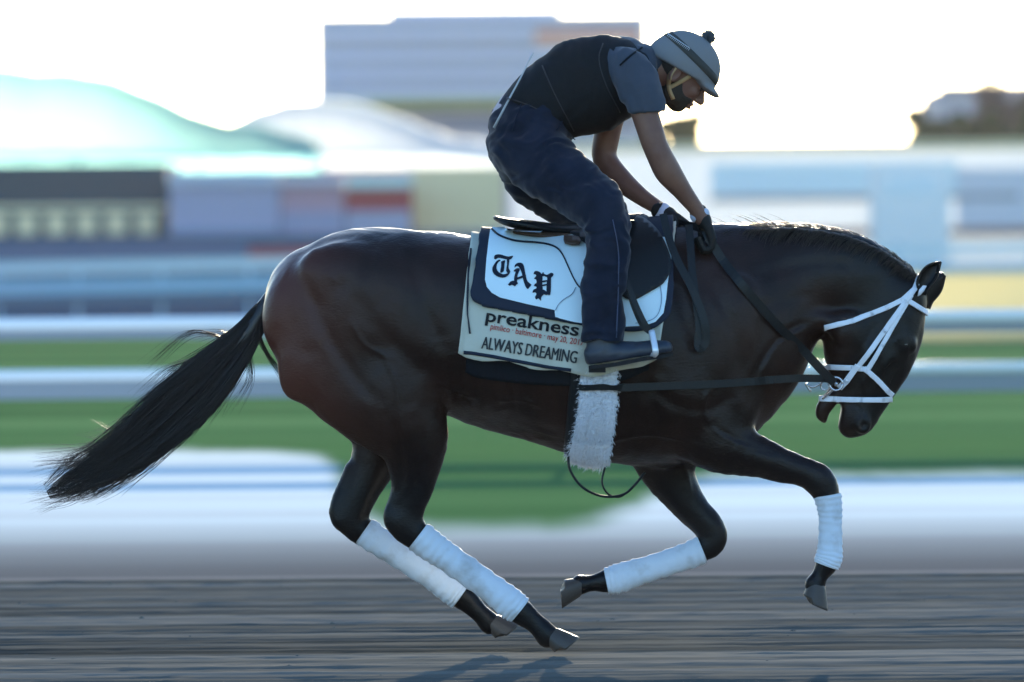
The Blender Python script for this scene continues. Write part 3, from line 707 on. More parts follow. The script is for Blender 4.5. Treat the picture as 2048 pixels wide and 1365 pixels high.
# ------------------------------------------------------------------ fleece girth
def girth():
    g = thing('fleece_girth', 'shaggy white fleece girth running down the horse side behind the elbow', 'girth', tuple(P(1185, 800, -.3)))
    # band follows the barrel, from under the pad to the belly
    def band(rows, off, name, m_, amp, jag):
        vs = []; N = 90; n = 22; q = cr(rows, 12); ln = np.linspace(0, len(q)-1, N)
        xc = np.interp(ln, range(len(q)), q[:, 0]); yc = np.interp(ln, range(len(q)), q[:, 1]); hw = np.interp(ln, range(len(q)), q[:, 2])
        A = []
        for i in range(N):
            bp = P(xc[i], yc[i], -.3); row = []
            for k in range(n):
                s_ = k/(n-1)*2-1
                x = bp.x+s_*M(hw[i]+(jag*rng.uniform(-1, 1) if k in (0, n-1) else 0), -.3)
                h = BV.ray_cast(Vector((x, -1, bp.z)), Vector((0, 1, 0)))
                if h[0] is None or bp.z < 1.0:
                    bz = P(xc[i], 905, 0).z; tt = min(1, (1.0-bp.z)/(1.0-P(1180, yc[-1], -.3).z)); y_ = -.30+tt*.26   # below: come up from under the belly
                    if h[0] is None or h[0].y > y_: h = BV.ray_cast(Vector((x, y_, .45)), Vector((0, 0, 1)))
                    if h[0] is None: h = BV.find_nearest(Vector((x, y_, bp.z)))
                p = h[0]+h[1]*off*(1-.7*abs(s_)**6)
                p = p+Vector((rng.normal(0, amp*.3), rng.normal(0, amp), rng.normal(0, amp*.3)))
                row.append(p)
            A.append(row)
        vs = [p for r_ in A for p in r_]
        f = [(i*n+k, i*n+k+1, (i+1)*n+k+1, (i+1)*n+k) for i in range(N-1) for k in range(n-1)]
        o = mesh_obj(name, vs, f, m_, g); s_ = o.modifiers.new('s', 'SOLIDIFY'); s_.thickness = .008; s_.offset = 0
        return o
    band([(1192, 650, 34), (1198, 720, 36), (1196, 790, 36), (1190, 850, 37), (1183, 890, 40), (1178, 935, 40)], .022, 'fleece', FLEECE, .0022, 3)
    fg = []; fo = g.children[0].data if g.children else None
    fm = [o for o in bpy.data.objects if o.name.startswith('fleece') and o.parent == g][0].data
    fv = np.array([v.co[:] for v in fm.vertices]); fn = np.array([v.normal[:] for v in fm.vertices])
    for i in range(7000):
        j = rng.randint(len(fv)); p = fv[j]+rng.normal(0, .003, 3); d = fn[j]*(1 if fn[j][1] < 0 else -1)
        L_ = rng.uniform(.006, .014); e = rng.normal(0, .5, 3)+np.array((-.5, 0, -.6)); k_ = np.linspace(0, 1, 4)
        fg.append(([tuple(p+d*L_*q_*.8+e*L_*q_*q_*.8) for q_ in k_], rng.uniform(.7, 1.3)))
    strands(fg, FLEECE, 'fleece_pile', g, .0012)
    band([(1150, 640, 10), (1152, 720, 9), (1148, 800, 9), (1142, 860, 8), (1138, 905, 7)], .012, 'strap', LEATHER, 0, 0)
    band([(1200, 765, 46), (1200, 770, 46), (1200, 775, 46)], .040, 'keeper_strap', LEATHER, 0, 0)
girth()

# ------------------------------------------------------------------ bridle: bands cut from the head surface
Vn = HV; HN = normals(HV, HQ)
hm = Vn[:, 0] > P(1600, 600).x
fidx = HQ[hm[HQ].all(1)]; used = np.unique(fidx); remap = np.full(len(Vn), -1); remap[used] = np.arange(len(used))
HVh, HNh, HQh = Vn[used], HN[used], remap[fidx]
def headband(path, wpx, off, name, mat_, parent, yside=None):
    out = MB()
    path = [np.array(p, float) for p in path]
    for si, (a, b) in enumerate(zip(path[:-1], path[1:])):
        d = b-a; L = np.linalg.norm(d); d /= L; n = np.array([-d[1], d[0]])
        # use rays for planes (all contain the camera-ray direction to good accuracy: use y axis)
        def pl(c, nn):
            p = P(*c); q = P(c[0]+nn[0]*10, c[1]+nn[1]*10); v = (q-p).normalized(); return p, v
        bm = bmesh.new(); cx, cy = (a+b)/2
        cP = P(cx, cy); R = M(L/2+wpx)+.03
        near = (HVh[:, 0]-cP.x)**2+(HVh[:, 2]-cP.z)**2 < R*R
        fs = HQh[near[HQh].all(1)]; us = np.unique(fs); mp = {int(u): bm.verts.new(HVh[u]+HNh[u]*off) for u in us}
        for f in fs:
            try: bm.faces.new([mp[int(i)] for i in f])
            except ValueError: pass
        for c, nn in ((a+n*wpx/2, n), (a-n*wpx/2, -n), (a-d*(wpx*.35 if si else 0), -d), (b+d*(wpx*.35 if si < len(path)-2 else 0), d)):
            p, v = pl(c, nn); bmesh.ops.bisect_plane(bm, geom=bm.verts[:]+bm.edges[:]+bm.faces[:], plane_co=p, plane_no=v, clear_outer=True)
        if yside is not None:
            bmesh.ops.bisect_plane(bm, geom=bm.verts[:]+bm.edges[:]+bm.faces[:], plane_co=(0, 0, 0), plane_no=(0, -yside, 0), clear_outer=True)
        bm.verts.index_update()
        out.add([v.co.copy() for v in bm.verts], [tuple(v.index for v in f.verts) for f in bm.faces]); bm.free()
    o = mesh_obj(name, out.v, out.f, mat_, parent); s_ = o.modifiers.new('s', 'SOLIDIFY'); s_.thickness = .005; s_.offset = 1
    return o
br = thing('bridle', 'white racing bridle with crossed noseband on the dark horse head', 'bridle', tuple(P(1740, 700)))
headband([(1840, 552), (1833, 560), (1825, 578), (1800, 600), (1770, 615), (1740, 627), (1700, 642), (1645, 655)], 10, .003, 'throat_latch', WEB, br)
for YS in (-1, 1): headband([(1826, 576), (1806, 604), (1764, 662), (1712, 734), (1672, 758)][:4], 10, .006, 'cheek_strap', WEB, br, YS)
for YS in (-1, 1): headband([(1712, 730), (1690, 762), (1677, 776)], 12, .009, 'cheek_buckle', WEB, br, YS)
for YS in (-1, 1): headband([(1818, 590), (1793, 632), (1760, 690), (1729, 742)], 9, .004, 'cheek_strap', WEB, br, YS)
headband([(1812, 602), (1835, 616), (1866, 634)], 9.5, .005, 'browband', WEB, br)
headband([(1632, 735), (1660, 734), (1700, 735), (1727, 738), (1750, 758), (1773, 782), (1783, 790)], 10, .0045, 'noseband', WEB, br)
headband([(1640, 798), (1668, 798), (1720, 799), (1764, 799), (1782, 798)], 10, .005, 'noseband', WEB, br)
# bit ring and hardware
def ring(px, py, y, rpx, thick, nrm=(0, 1, 0), name='bit_ring', parent=br, m_=STEEL, a0=0, a1=360):
    c = P(px, py, y); nrm = Vector(nrm).normalized(); a = Vector((1, 0, 0)); a = (a-nrm*a.dot(nrm)).normalized(); b = nrm.cross(a)
    pts = [c+(a*math.cos(math.radians(t))+b*math.sin(math.radians(t)))*M(rpx) for t in np.linspace(a0, a1, 28)]
    mb = MB(); mb.tube(pts, thick, 8); return mb.build(name, m_, parent, True)
for y in (-.066, .066):
    ring(1672, 768, y, 13, .0035)
    ring(1650, 772, y*.95, 9, .003, (.3, 1, .2))
mb = MB(); mb.tube([P(1672, 768, -.066), P(1672, 770, .066)], .007, 8); mb.build('bit_bar', STEEL, br, True)
mb = MB(); mb.tube(cr([tuple(P(1668, 778, -.064)), tuple(P(1655, 790, -.05)), tuple(P(1645, 798, -.04))], 4), .0045, 8)
mb.tube(cr([tuple(P(1640, 768, -.06)), tuple(P(1625, 775, -.055)), tuple(P(1612, 768, -.05)), tuple(P(1622, 784, -.05))], 4), .004, 8); mb.build('curb_chain', STEEL, br, True)
# white blaze flash seen inside the ear: earmuff tie
mb = MB()
o = mesh_obj('ear_tie', [P(1835, 593, -.088), P(1838, 580, -.092), P(1846, 571, -.092), P(1853, 572, -.088), P(1848, 582, -.09), P(1841, 590, -.088)], [(0, 1, 2, 3, 4, 5)], WEB, br); s_ = o.modifiers.new('s', 'SOLIDIFY'); s_.thickness = .004

# ------------------------------------------------------------------ reins and straps
def strap(name, pts, wpx, mat_, parent=None, thick=.004, n=6, taper=None):
    """pts rows px,py,y ; flat strap standing on edge towards the camera"""
    q = cr(pts, n); Pw = [P(a, b, c) for a, b, c in q]; vs = []
    for i, p in enumerate(Pw):
        d = (Pw[min(i+1, len(Pw)-1)]-Pw[max(i-1, 0)]).normalized(); s = d.cross(Vector((0, 1, 0))).normalized(); nn = d.cross(s).normalized()
        wdt = M(wpx)/2
        for a, b in ((-1, -1), (1, -1), (1, 1), (-1, 1)): vs.append(p+s*a*wdt+nn*b*thick/2)
    f = [(4*i+k, 4*i+(k+1) % 4, 4*i+4+(k+1) % 4, 4*i+4+k) for i in range(len(q)-1) for k in range(4)]
    f += [(3, 2, 1, 0), tuple(4*(len(q)-1)+k for k in range(4))]
    return mesh_obj(name, vs, f, mat_, parent, False)
def onhorse(px, py, off=.012):
    h = cast(px, py); return (px, py, (h.y-off) if h else -.06)
re_ = thing('reins', 'black leather reins running from the bit ring up the neck to the gloved hands', 'reins', tuple(P(1500, 600, -.15)))
strap('rein', [(1668, 766, -.085), (1640, 738, -.10), (1600, 694, -.12)]+[onhorse(x, y, .014) for x, y in ((1562, 658), (1520, 612), (1480, 565), (1445, 520))]+[(1420, 480, -.17), (1412, 462, -.16)], 17, LEATHER, re_)
strap('rein', [(1668, 766, .085), (1600, 694, .13), (1520, 612, .17), (1440, 520, .18), (1372, 462, .14)], 16, LEATHER, re_)
strap('rein_end', [(1326, 428, -.19), (1336, 470, -.215), (1352, 515, -.25), (1385, 580, -.29), (1408, 640, -.31), (1412, 680, -.31), (1403, 697, -.31), (1396, 690, -.30), (1398, 650, -.295), (1392, 600, -.28), (1384, 540, -.25), (1380, 480, -.20), (1378, 450, -.17)], 15, LEATHER, re_)
strap('rein_bridge', [(1330, 440, .06), (1365, 450, -.02), (1395, 455, -.10), (1420, 470, -.15)], 16, LEATHER, re_)
dr = thing('draw_reins', 'thin black draw rein stretched level from the girth along the chest to the bit', 'rein', tuple(P(1400, 765, -.2)))
strap('near_strap', [onhorse(1236, 776, .03), onhorse(1320, 773, .02), onhorse(1420, 769, .015), onhorse(1500, 764, .012), (1545, 760, -.24), (1600, 757, -.15), (1655, 758, -.08)], 15, LEATHER, dr)
strap('far_strap', [(1500, 764, .16), (1560, 758, .12), (1655, 758, .08)], 12, LEATHER, dr)
ms_ = thing('breast_strap', 'narrow black breast strap looping from the chest down between the forelegs', 'strap', tuple(P(1500, 820, 0)))
mb = MB(); mb.tube(cr([tuple(P(1546, 700, -.10)), tuple(P(1538, 745, -.12)), tuple(P(1524, 790, -.11)), tuple(P(1506, 830, -.09)), tuple(P(1478, 866, -.05))], 6), .004, 8); mb.build('strap', LEATHER, ms_, True)
mb = MB(); mb.tube(cr([tuple(P(1136, 905, -.12)), tuple(P(1140, 940, -.13)), tuple(P(1165, 975, -.13)), tuple(P(1205, 993, -.12)), tuple(P(1245, 990, -.10)), tuple(P(1268, 972, -.08)), tuple(P(1290, 945, -.06))], 6), .0045, 8)
mb.tube(cr([tuple(P(1210, 935, -.1)), tuple(P(1204, 965, -.11)), tuple(P(1216, 988, -.11)), tuple(P(1240, 994, -.10)), tuple(P(1266, 975, -.08))], 6), .0035, 8)
mb.build('martingale_loop', LEATHER, ms_, True)

# ------------------------------------------------------------------ saddle
sd = thing('saddle', 'black exercise saddle with raised cantle on the white pad', 'saddle', tuple(P(1150, 480, 0)))
SF = Field((-.12, -.32, 1.28), (.62, .32, 1.66), .006)
SF.chain([(990, 436, 4.5, .09, 0), (1010, 443, 8, .125, 0), (1060, 453, 12, .14, 0), (1120, 463, 15, .12, 0), (1180, 466, 18, .085, 0), (1240, 458, 24, .07, 0), (1280, 450, 22, .065, 0)], .02)
SF.chain([(1255, 452, 18, .07, 0), (1290, 466, 26, .10, 0), (1310, 490, 24, .12, 0)], .03)
V, Q = SF.mesh(); V = smooth_v(V, Q, 2); mesh_obj('seat', V, Q, LEATHER, sd)
SF = Field((-.12, -.32, 1.22), (.62, .32, 1.56), .008)
SF.chain([(1030, 466, 9, .14, 0), (1100, 475, 15, .15, 0), (1180, 480, 18, .13, 0), (1270, 484, 22, .12, 0)], .02)
V, Q = SF.mesh(); V = smooth_v(V, Q, 2); mesh_obj('panel', V, Q, BROWNL, sd)
flap = rnd([(1140, 476), (1200, 462), (1250, 442), (1285, 446), (1315, 470), (1334, 505), (1341, 540), (1326, 570), (1295, 590), (1262, 604), (1236, 590), (1210, 550), (1180, 505)], 6)
tri_poly(flap, 9, PBV, .018, 'flap', LEATHER, sd, thick=.006)
strap('billet', [(1252, 560, -.375), (1268, 612, -.385), (1285, 650, -.385), (1300, 664, -.39)], 12, LEATHER, sd)
strap('stirrup_leather', [(1232, 500, -.37), (1262, 585, -.42), (1286, 640, -.44), (1302, 664, -.44)], 10, LEATHER, sd)
o = tri_poly(rnd([(1128, 484), (1158, 487), (1158, 500), (1130, 498)], 2), 9, PBV, .02, 'billet_tab', BROWNL, sd, thick=.006)
st = MB()
ya = -.46
c = [tuple(P(1303, 662, ya)), tuple(P(1309, 690, ya-.04)), tuple(P(1311, 706, ya-.045)), tuple(P(1306, 711, ya)), tuple(P(1309, 706, ya+.075)), tuple(P(1307, 690, ya+.07)), tuple(P(1303, 662, ya))]
q = cr(c, 6); st.tube(q, [.0105]*len(q), 8, True, .45); st.build('stirrup_iron', ALU, sd, True)

# ------------------------------------------------------------------ THE RIDER
rd = thing('person', 'exercise rider crouched over the galloping horse in jeans, black vest and grey helmet', 'person', tuple(P(1150, 450, 0)))
def X3(px, py, y, r): p = P(px, py, y); return (p.x, p.y, p.z, r)
HC = P(1372, 135, 0)
def HL(f, u, s=0): return (HC.x+.8*f+.6*u, s, HC.z-.6*f+.8*u)
HROT = [(.8, 0, -.6), (.6, 0, .8), (0, 1, 0)]        # rows: forward, up, side
def hell(F_, f, u, s, rf, ru, rs, k=.012, op='u', sym=True):
    for g in ((1, -1) if (sym and s) else (1,)): F_.ell(HL(f, u, s*g), (rf, ru, rs), HROT, k, op)
b0 = P(960, 480); b1 = P(1460, 40)
RF = Field((-.14, -.36, b0.z-.02), (.74, .36, b1.z), .005)
# torso and hips under the clothes
RF.chain([(1045, 270, 55, .14, 0), (1100, 198, 66, .145, 0), (1160, 180, 82, .155, 0), (1215, 160, 78, .155, 0), (1260, 148, 52, .13, 0)], .03)
# neck
RF.caps([X3(1270, 135, 0, .062), X3(1310, 135, 0, .056), X3(1345, 145, 0, .056)], .025)
# head
hell(RF, -.008, .005, 0, .096, .098, .076); hell(RF, .03, -.06, 0, .062, .075, .058, .02)
hell(RF, .045, -.118, 0, .030, .022, .036, .02); hell(RF, .02, -.10, .038, .034, .030, .014, .02)     # chin, jaw
hell(RF, .080, -.012, 0, .022, .016, .050, .015)                                                      # brow
RF.caps([(*HL(.088, -.028), .010), (*HL(.104, -.052), .011), (*HL(.112, -.066), .013)], .010)          # nose
hell(RF, .100, -.070, .012, .010, .009, .008, .006)
hell(RF, .090, -.092, 0, .011, .007, .022, .006); hell(RF, .088, -.104, 0, .011, .008, .020, .006)     # lips
hell(RF, .070, -.055, .036, .020, .018, .016, .012)                                                   # cheeks
hell(RF, .090, -.032, .028, .013, .010, .014, .008, 'd')                                              # eye sockets
hell(RF, .079, -.033, .028, .011, .010, .012, .004)                                                   # eyeballs under lids
hell(RF, .100, -.098, 0, .016, .0022, .018, .003, 'd')                                                # mouth line
hell(RF, -.016, -.045, .079, .020, .032, .008, .006); hell(RF, -.010, -.045, .086, .009, .018, .006, .005, 'd')  # ears
# near arm
RF.caps([X3(1258, 156, -.14, .045), X3(1282, 205, -.195, .047), X3(1300, 260, -.215, .045), X3(1312, 296, -.22, .043), X3(1336, 340, -.205, .042), X3(1366, 384, -.185, .033), X3(1392, 418, -.17, .026), X3(1404, 438, -.165, .026)], .02)
RF.caps([X3(1316, 310, -.23, .030), X3(1330, 345, -.22, .034), X3(1350, 370, -.20, .024)], .02)
# far arm
RF.caps([X3(1250, 156, .14, .045), X3(1228, 215, .195, .047), X3(1213, 275, .21, .046), X3(1210, 318, .21, .043), X3(1240, 358, .18, .040), X3(1280, 392, .13, .031), X3(1318, 417, .08, .025), X3(1338, 430, .06, .026)], .02)
V, Q = RF.mesh(); V = smooth_v(V, Q, 1); rbody = mesh_obj('body', V, Q, SKIN, rd)
# beard shadow and eyes
for s_ in (-1, 1):
    c_ = HL(.082, -.032, .028*s_); mb = MB(); n1, n2 = 12, 8
    v = [(c_[0]+.0105*math.sin(t)*math.cos(a), c_[1]+.0105*math.cos(t), c_[2]+.0105*math.sin(t)*math.sin(a)) for t in [math.pi*i/n2 for i in range(n2+1)] for a in [2*math.pi*k/n1 for k in range(n1)]]
    mb.add(v, [(i*n1+k, i*n1+(k+1) % n1, (i+1)*n1+(k+1) % n1, (i+1)*n1+k) for i in range(n2) for k in range(n1)]); mb.build('eye', mat('eye_dark', (.05, .035, .03), .15), rd, True)
# beard
BF = Field(np.array(HL(0, -.06))-.16, np.array(HL(0, -.06))+.16, .004)
hell(BF, .028, -.062, 0, .067, .080, .064, .01); hell(BF, .047, -.121, 0, .032, .026, .038, .015); hell(BF, .02, -.10, .040, .036, .032, .016, .015)
hell(BF, .10, -.045, 0, .055, .045, .045, .012, 'd'); hell(BF, .09, -.098, 0, .03, .010, .020, .005, 'd'); hell(BF, .02, .02, 0, .12, .07, .1, .012, 'd'); hell(BF, .06, -.05, .05, .035, .032, .03, .01, 'd')
V, Q = BF.mesh(); V = wrinkle(V, Q, .0015, (140, 140, 140), 4); mesh_obj('beard', V, Q, mat('beard_hair', (.03, .022, .014), .8), rd)
# jeans
JF = Field((-.14, -.56, P(1200, 690, -.4).z-.03), (.47, .56, P(1100, 150).z), .006)
JF.chain([(1078, 232, 80, .165, 0), (1050, 270, 76, .178, 0), (1052, 292, 72, .17, 0)], .04)
def leg(F_, s, o=(0, 0)):
    F_.caps([X3(1054+o[0]*.2, 292+o[1]*.2, s*.085, .122), X3(1092+o[0], 330+o[1], s*.15, .118), X3(1140+o[0], 366+o[1], s*.23, .105), X3(1185, 402+o[1]*.4, s*.31, .090), X3(1211, 434, s*.355, .079), X3(1214, 470, s*.375, .074),
             X3(1211, 540, s*.395, .073), X3(1206, 620, s*.405, .072), X3(1204, 690, s*.41, .071)], .03)
leg(JF, -1); leg(JF, 1, (-14, 22))
for s in (-1, 1):                                    # folds behind the knee and at the hip
    for (a, b, c_, d, r_, y) in ((1176, 440, 1225, 452, .010, .40), (1172, 462, 1222, 470, .010, .425), (1180, 486, 1220, 500, .008, .445), (1120, 300, 1165, 345, .010, .25), (1095, 300, 1130, 330, .009, .24)):
        JF.caps([X3(a, b, s*y*.97, r_*.6), X3((a+c_)/2, (b+d)/2+3, s*y, r_), X3(c_, d, s*y*.97, r_*.6)], .022)
n_ = Vector((0, 0, -1)); p_ = P(1205, 684, -.4); JF.cut((0, 0, -1), -p_.z, .004)
V, Q = JF.mesh(); V = smooth_v(V, Q, 1)
V = wrinkle(V, Q, .017, (6, 5, 8), 1, 2.2); V = wrinkle(V, Q, .008, (16, 9, 22), 9, 2.2)
jeans = mesh_obj('jeans', V, Q, JEANS, rd); JBV = BVHTree.FromPolygons([Vector(v) for v in V], [tuple(int(i) for i in q) for q in Q])
ribbon_on([(1225, 440), (1236, 500), (1236, 580), (1232, 676)], 1.6, JBV, .002, 'seam', mat('seam_thread', (.05, .075, .14), .8), jeans)
ribbon_on([(1045, 205), (1030, 245), (1024, 262)], 1.4, JBV, .003, 'seam', INK, jeans)
ribbon_on([(1140, 175+40), (1112, 262)], 2.0, JBV, .003, 'seam', INK, jeans)
# vest
VF = Field((-.14, -.30, P(1100, 300).z-.02), (.56, .30, P(1100, 40).z), .006)
VF.chain([(1070, 215, 66, .158, 0), (1110, 196, 80, .168, 0), (1160, 178, 97, .178, 0), (1205, 163, 93, .186, 0), (1240, 152, 72, .168, 0), (1272, 142, 46, .11, 0)], .02, power=2.3)
a_ = P(1006, 192); b_ = P(1150, 292); dv = (b_-a_).normalized(); nn = Vector((dv.z, 0, -dv.x)); 
if nn.x > 0: nn = -nn
VF.cut(tuple(nn), nn.dot(a_), .008)
V, Q = VF.mesh(); V = smooth_v(V, Q, 1); V = wrinkle(V, Q, .009, (8, 6, 5), 2, 1.6); V = wrinkle(V, Q, .005, (22, 8, 12), 7, 2.0)
vest = mesh_obj('vest', V, Q, VEST, rd); VBV = BVHTree.FromPolygons([Vector(v) for v in V], [tuple(int(i) for i in q) for q in Q])
for pth in ([(1085, 132), (1110, 190), (1148, 262)], [(1206, 88), (1198, 120), (1212, 170), (1240, 225)], [(1014, 196), (1060, 212), (1110, 240), (1150, 280)]):
    ribbon_on(pth, 2.2, VBV, .002, 'seam', mat('vest_seam', (.018, .020, .025), .6), vest)
# shirt: sleeves, shoulders and collar
SHF = Field((.18, -.34, P(1100, 300).z), (.60, .34, P(1100, 40).z), .005)
SHF.caps([X3(1225, 135, -.10, .074), X3(1256, 146, -.150, .074), X3(1280, 185, -.192, .067), X3(1294, 226, -.208, .059), X3(1300, 245, -.212, .060)], .03)
SHF.caps([X3(1232, 138, .115, .080), X3(1252, 150, .165, .082), X3(1236, 190, .20, .071), X3(1228, 226, .205, .062)], .03)
SHF.chain([(1215, 152, 80, .13, 0), (1255, 140, 62, .13, 0), (1290, 128, 38, .075, 0), (1304, 127, 33, .066, 0)], .03)
SHF.caps([X3(1270, 140, -.165, .05), X3(1292, 165, -.16, .05), X3(1305, 205, -.19, .045)], .03)
SHF.cut((0, 0, -1), -P(1290, 226, -.2).z, .004)
V, Q = SHF.mesh(); V = smooth_v(V, Q, 1); V = wrinkle(V, Q, .012, (13, 9, 6), 5, 2.0); V = wrinkle(V, Q, .005, (26, 14, 12), 6, 2.0)
shirt = mesh_obj('shirt', V, Q, SHIRT, rd); SBV = BVHTree.FromPolygons([Vector(v) for v in V], [tuple(int(i) for i in q) for q in Q])
ribbon_on([(1240, 132), (1262, 112), (1284, 96)], 3, SBV, .003, 'strap', VEST, shirt)
# undershirt sliver at the waist
UF = Field((-.14, -.25, P(1000, 270).z), (.2, .25, P(1000, 150).z), .006)
UF.chain([(1054, 236, 66, .10, 0), (1048, 256, 72, .10, 0)], .02); V, Q = UF.mesh()
mesh_obj('undershirt', V, Q, mat('undershirt_cloth', (.55, .45, .47), .9), rd)
# helmet
hp = np.array(HL(0, .02)); EF = Field(hp-.20, hp+.20, .004)
hell(EF, -.008, .004, 0, .128, .114, .098, .01)
hell(EF, -.05, -.012, 0, .085, .05, .088, .03)
EF.cut((-.6+.12*.8, 0, -.8-.12*.6), (np.array(HL(0, -.024))@np.array((-.6+.12*.8, 0, -.8-.12*.6))), .008)
hell(EF, .098, -.016, 0, .056, .014, .070, .016)       # peak
V, Q = EF.mesh(); V = smooth_v(V, Q, 1); hel = mesh_obj('helmet', V, Q, CAPM, rd)
EBV = BVHTree.FromPolygons([Vector(v) for v in V], [tuple(int(i) for i in q) for q in Q])
def around(name, m_, n0, d0, wdt, off, parent):      # band round the helmet: plane through centre with normal n0
    n0 = Vector(n0).normalized(); a = Vector((0, 1, 0)); b = n0.cross(a).normalized(); cc_ = Vector(HL(-.008, .004))+n0*d0; vs = []; N = 72
    for i in range(N):
        an = 2*math.pi*i/N; d = a*math.cos(an)+b*math.sin(an)
        for w_ in (-wdt/2, 0, wdt/2):
            h = EBV.ray_cast(cc_+n0*w_+d*.4, -d); vs.append((h[0]+d*off) if h[0] else cc_+d*.1)
    f = [(3*i+k, 3*((i+1) % N)+k, 3*((i+1) % N)+k+1, 3*i+k+1) for i in range(N) for k in (0, 1)]
    o = mesh_obj(name, vs, f, m_, parent); s_ = o.modifiers.new('s', 'SOLIDIFY'); s_.thickness = .003; return o
U_ = Vector((.6, 0, .8)); F__ = Vector((.8, 0, -.6))
around('goggle_strap', CAPD, U_*1.0+F__*.14, .036, .026, .002, hel)
# silver chevrons on the strap
q0 = []
mbv = MB()
for i in range(15):
    t = i/14; x = 1336+(1377-1336)*t; y = 71+(98-71)*t
    a = cast(x-1, y-2.8, EBV, .0055); b = cast(x+2.4, y+.6, EBV, .0055); c_ = cast(x-1, y+4.2, EBV, .0055)
    if a and b and c_: mbv.tube([a, b, c_], .0008, 5)
if mbv.v: mbv.build('chevron_print', mat('silver_print', (.7, .75, .8), .4), hel, True)
# pompom
mb = MB(); c_ = Vector(HL(0, .128)); pv = []; pf = []
for i in range(900):
    d = Vector(rng.normal(0, 1, 3)).normalized(); r_ = .026*rng.uniform(.75, 1.1)
    e = c_+Vector((d.x*r_*1.0, d.y*r_, d.z*r_*1.0)); s = d.orthogonal().normalized()*.0016; s2 = d.cross(s)
    n = len(pv); pv += [c_+s, c_-s*.5+s2, c_-s*.5-s2, e+s*.5, e-s*.3+s2*.5, e-s*.3-s2*.5]; pf += [(n, n+1, n+4, n+3), (n+1, n+2, n+5, n+4), (n+2, n, n+3, n+5), (n+3, n+4, n+5)]
mesh_obj('pompom', pv, pf, mat('pompom_wool', (.09, .11, .13), .9), hel)
# chin strap and tan harness
HBV = BVHTree.FromPolygons([v.co for v in rbody.data.vertices], [tuple(p.vertices) for p in rbody.data.polygons])
def hstrap(pts, wpx, m_, name, s_=-1):
    q = cr(pts, 5); vs = []
    for i in range(len(q)):
        d = q[min(i+1, len(q)-1)]-q[max(i-1, 0)]; d /= np.linalg.norm(d)+1e-9; nn_ = np.array([-d[1], d[0]])*wpx/580/2
        for sg in (1, -1):
            f_, u_ = q[i]+nn_*sg; p = Vector(HL(f_, u_, s_*.2)); h = HBV.ray_cast(p, Vector((0, -s_, 0)))
            vs.append(h[0]+Vector((0, s_*.004, 0)) if h[0] else Vector(HL(f_, u_, s_*.06)))
    o = mesh_obj(name, vs, [(2*i, 2*i+1, 2*i+3, 2*i+2) for i in range(len(q)-1)], m_, rd); x = o.modifiers.new('s', 'SOLIDIFY'); x.thickness = .003; x.offset = 0
for s_ in (-1, 1):
    hstrap([(-.030, -.018), (-.028, -.06), (-.005, -.095), (.03, -.118)], 8, TAN, 'chin_strap', s_)
    hstrap([(.03, -.02), (.012, -.06), (-.005, -.095)], 8, TAN, 'chin_strap', s_)
# hair at the nape
NF = Field(np.array(HL(0, 0))-.2, np.array(HL(0, 0))+.2, .005); hell(NF, -.02, -.02, 0, .086, .06, .080, .02); hell(NF, .04, -.06, 0, .06, .08, .2, .01, 'd')
V, Q = NF.mesh()
if len(V): V = wrinkle(V, Q, .003, (100, 100, 100), 2); mesh_obj('hair', V, Q, mat('rider_hair', (.025, .018, .013), .7), rd)
# goggles round the brow
o = None
# gloves: palm, five fingers each, closed on the reins
def glove(cx, cy, y, ang, s, label=None):
    """ang: direction of the forearm in px plane (deg below +x); s = side (-1 near)"""
    a = math.radians(ang); d = Vector((math.cos(a), 0, -math.sin(a))); o_ = P(cx, cy, y); sdv = Vector((0, 1, 0)); up = d.cross(sdv)   # up = back of hand side
    if up.z < 0: up = -up
    lo = np.array(o_)-.13; F_ = Field(lo, lo+.26, .0035)
    def q(f, u, l, r): p = o_+d*f+up*u+sdv*(l*s); return (p.x, p.y, p.z, r)
    for l in (-.028, -.010, .010, .026):
        F_.caps([q(-.035, .004, l*.7, .017), q(.0, .008, l*.9, .0165), q(.040, .004, l*1.05, .0150)], .010, n=2)
    for i, (l, L) in enumerate(((-.034, .88), (-.012, 1.05), (.010, 1.0), (.030, .80))):
        F_.caps([q(.040, .004, l, .0120), q(.040+.030*L, -.010, l, .0112), q(.046+.020*L, -.036*L-.006, l*.96, .0105), q(.022, -.038*L-.006, l*.92, .0098)], .0035, n=2)
    F_.caps([q(-.012, -.004, -.040, .0150), q(.016, -.022, -.050, .0132), q(.044, -.036, -.042, .0118), q(.060, -.040, -.026, .0105)], .006, n=2)
    F_.caps([q(-.060, .0, 0, .031), q(-.03, .003, 0, .028)], .012, n=2)
    V, Q = F_.mesh(); g = mesh_obj('glove', V, Q, GLOVE, rd)
    mb = MB(); ps = [o_+d*f for f in (-.066, -.060, -.052, -.044, -.038)]; mb.tube(ps, [.030, .034, .0345, .0335, .031], 20); vv = np.array(mb.v)
    for v in vv: v += .0012*noise.noise(Vector(v)*80)
    mesh_obj('cuff', vv, mb.f, CUFF, g)
glove(1412, 458, -.155, 66, -1); glove(1350, 440, .035, 30, 1)
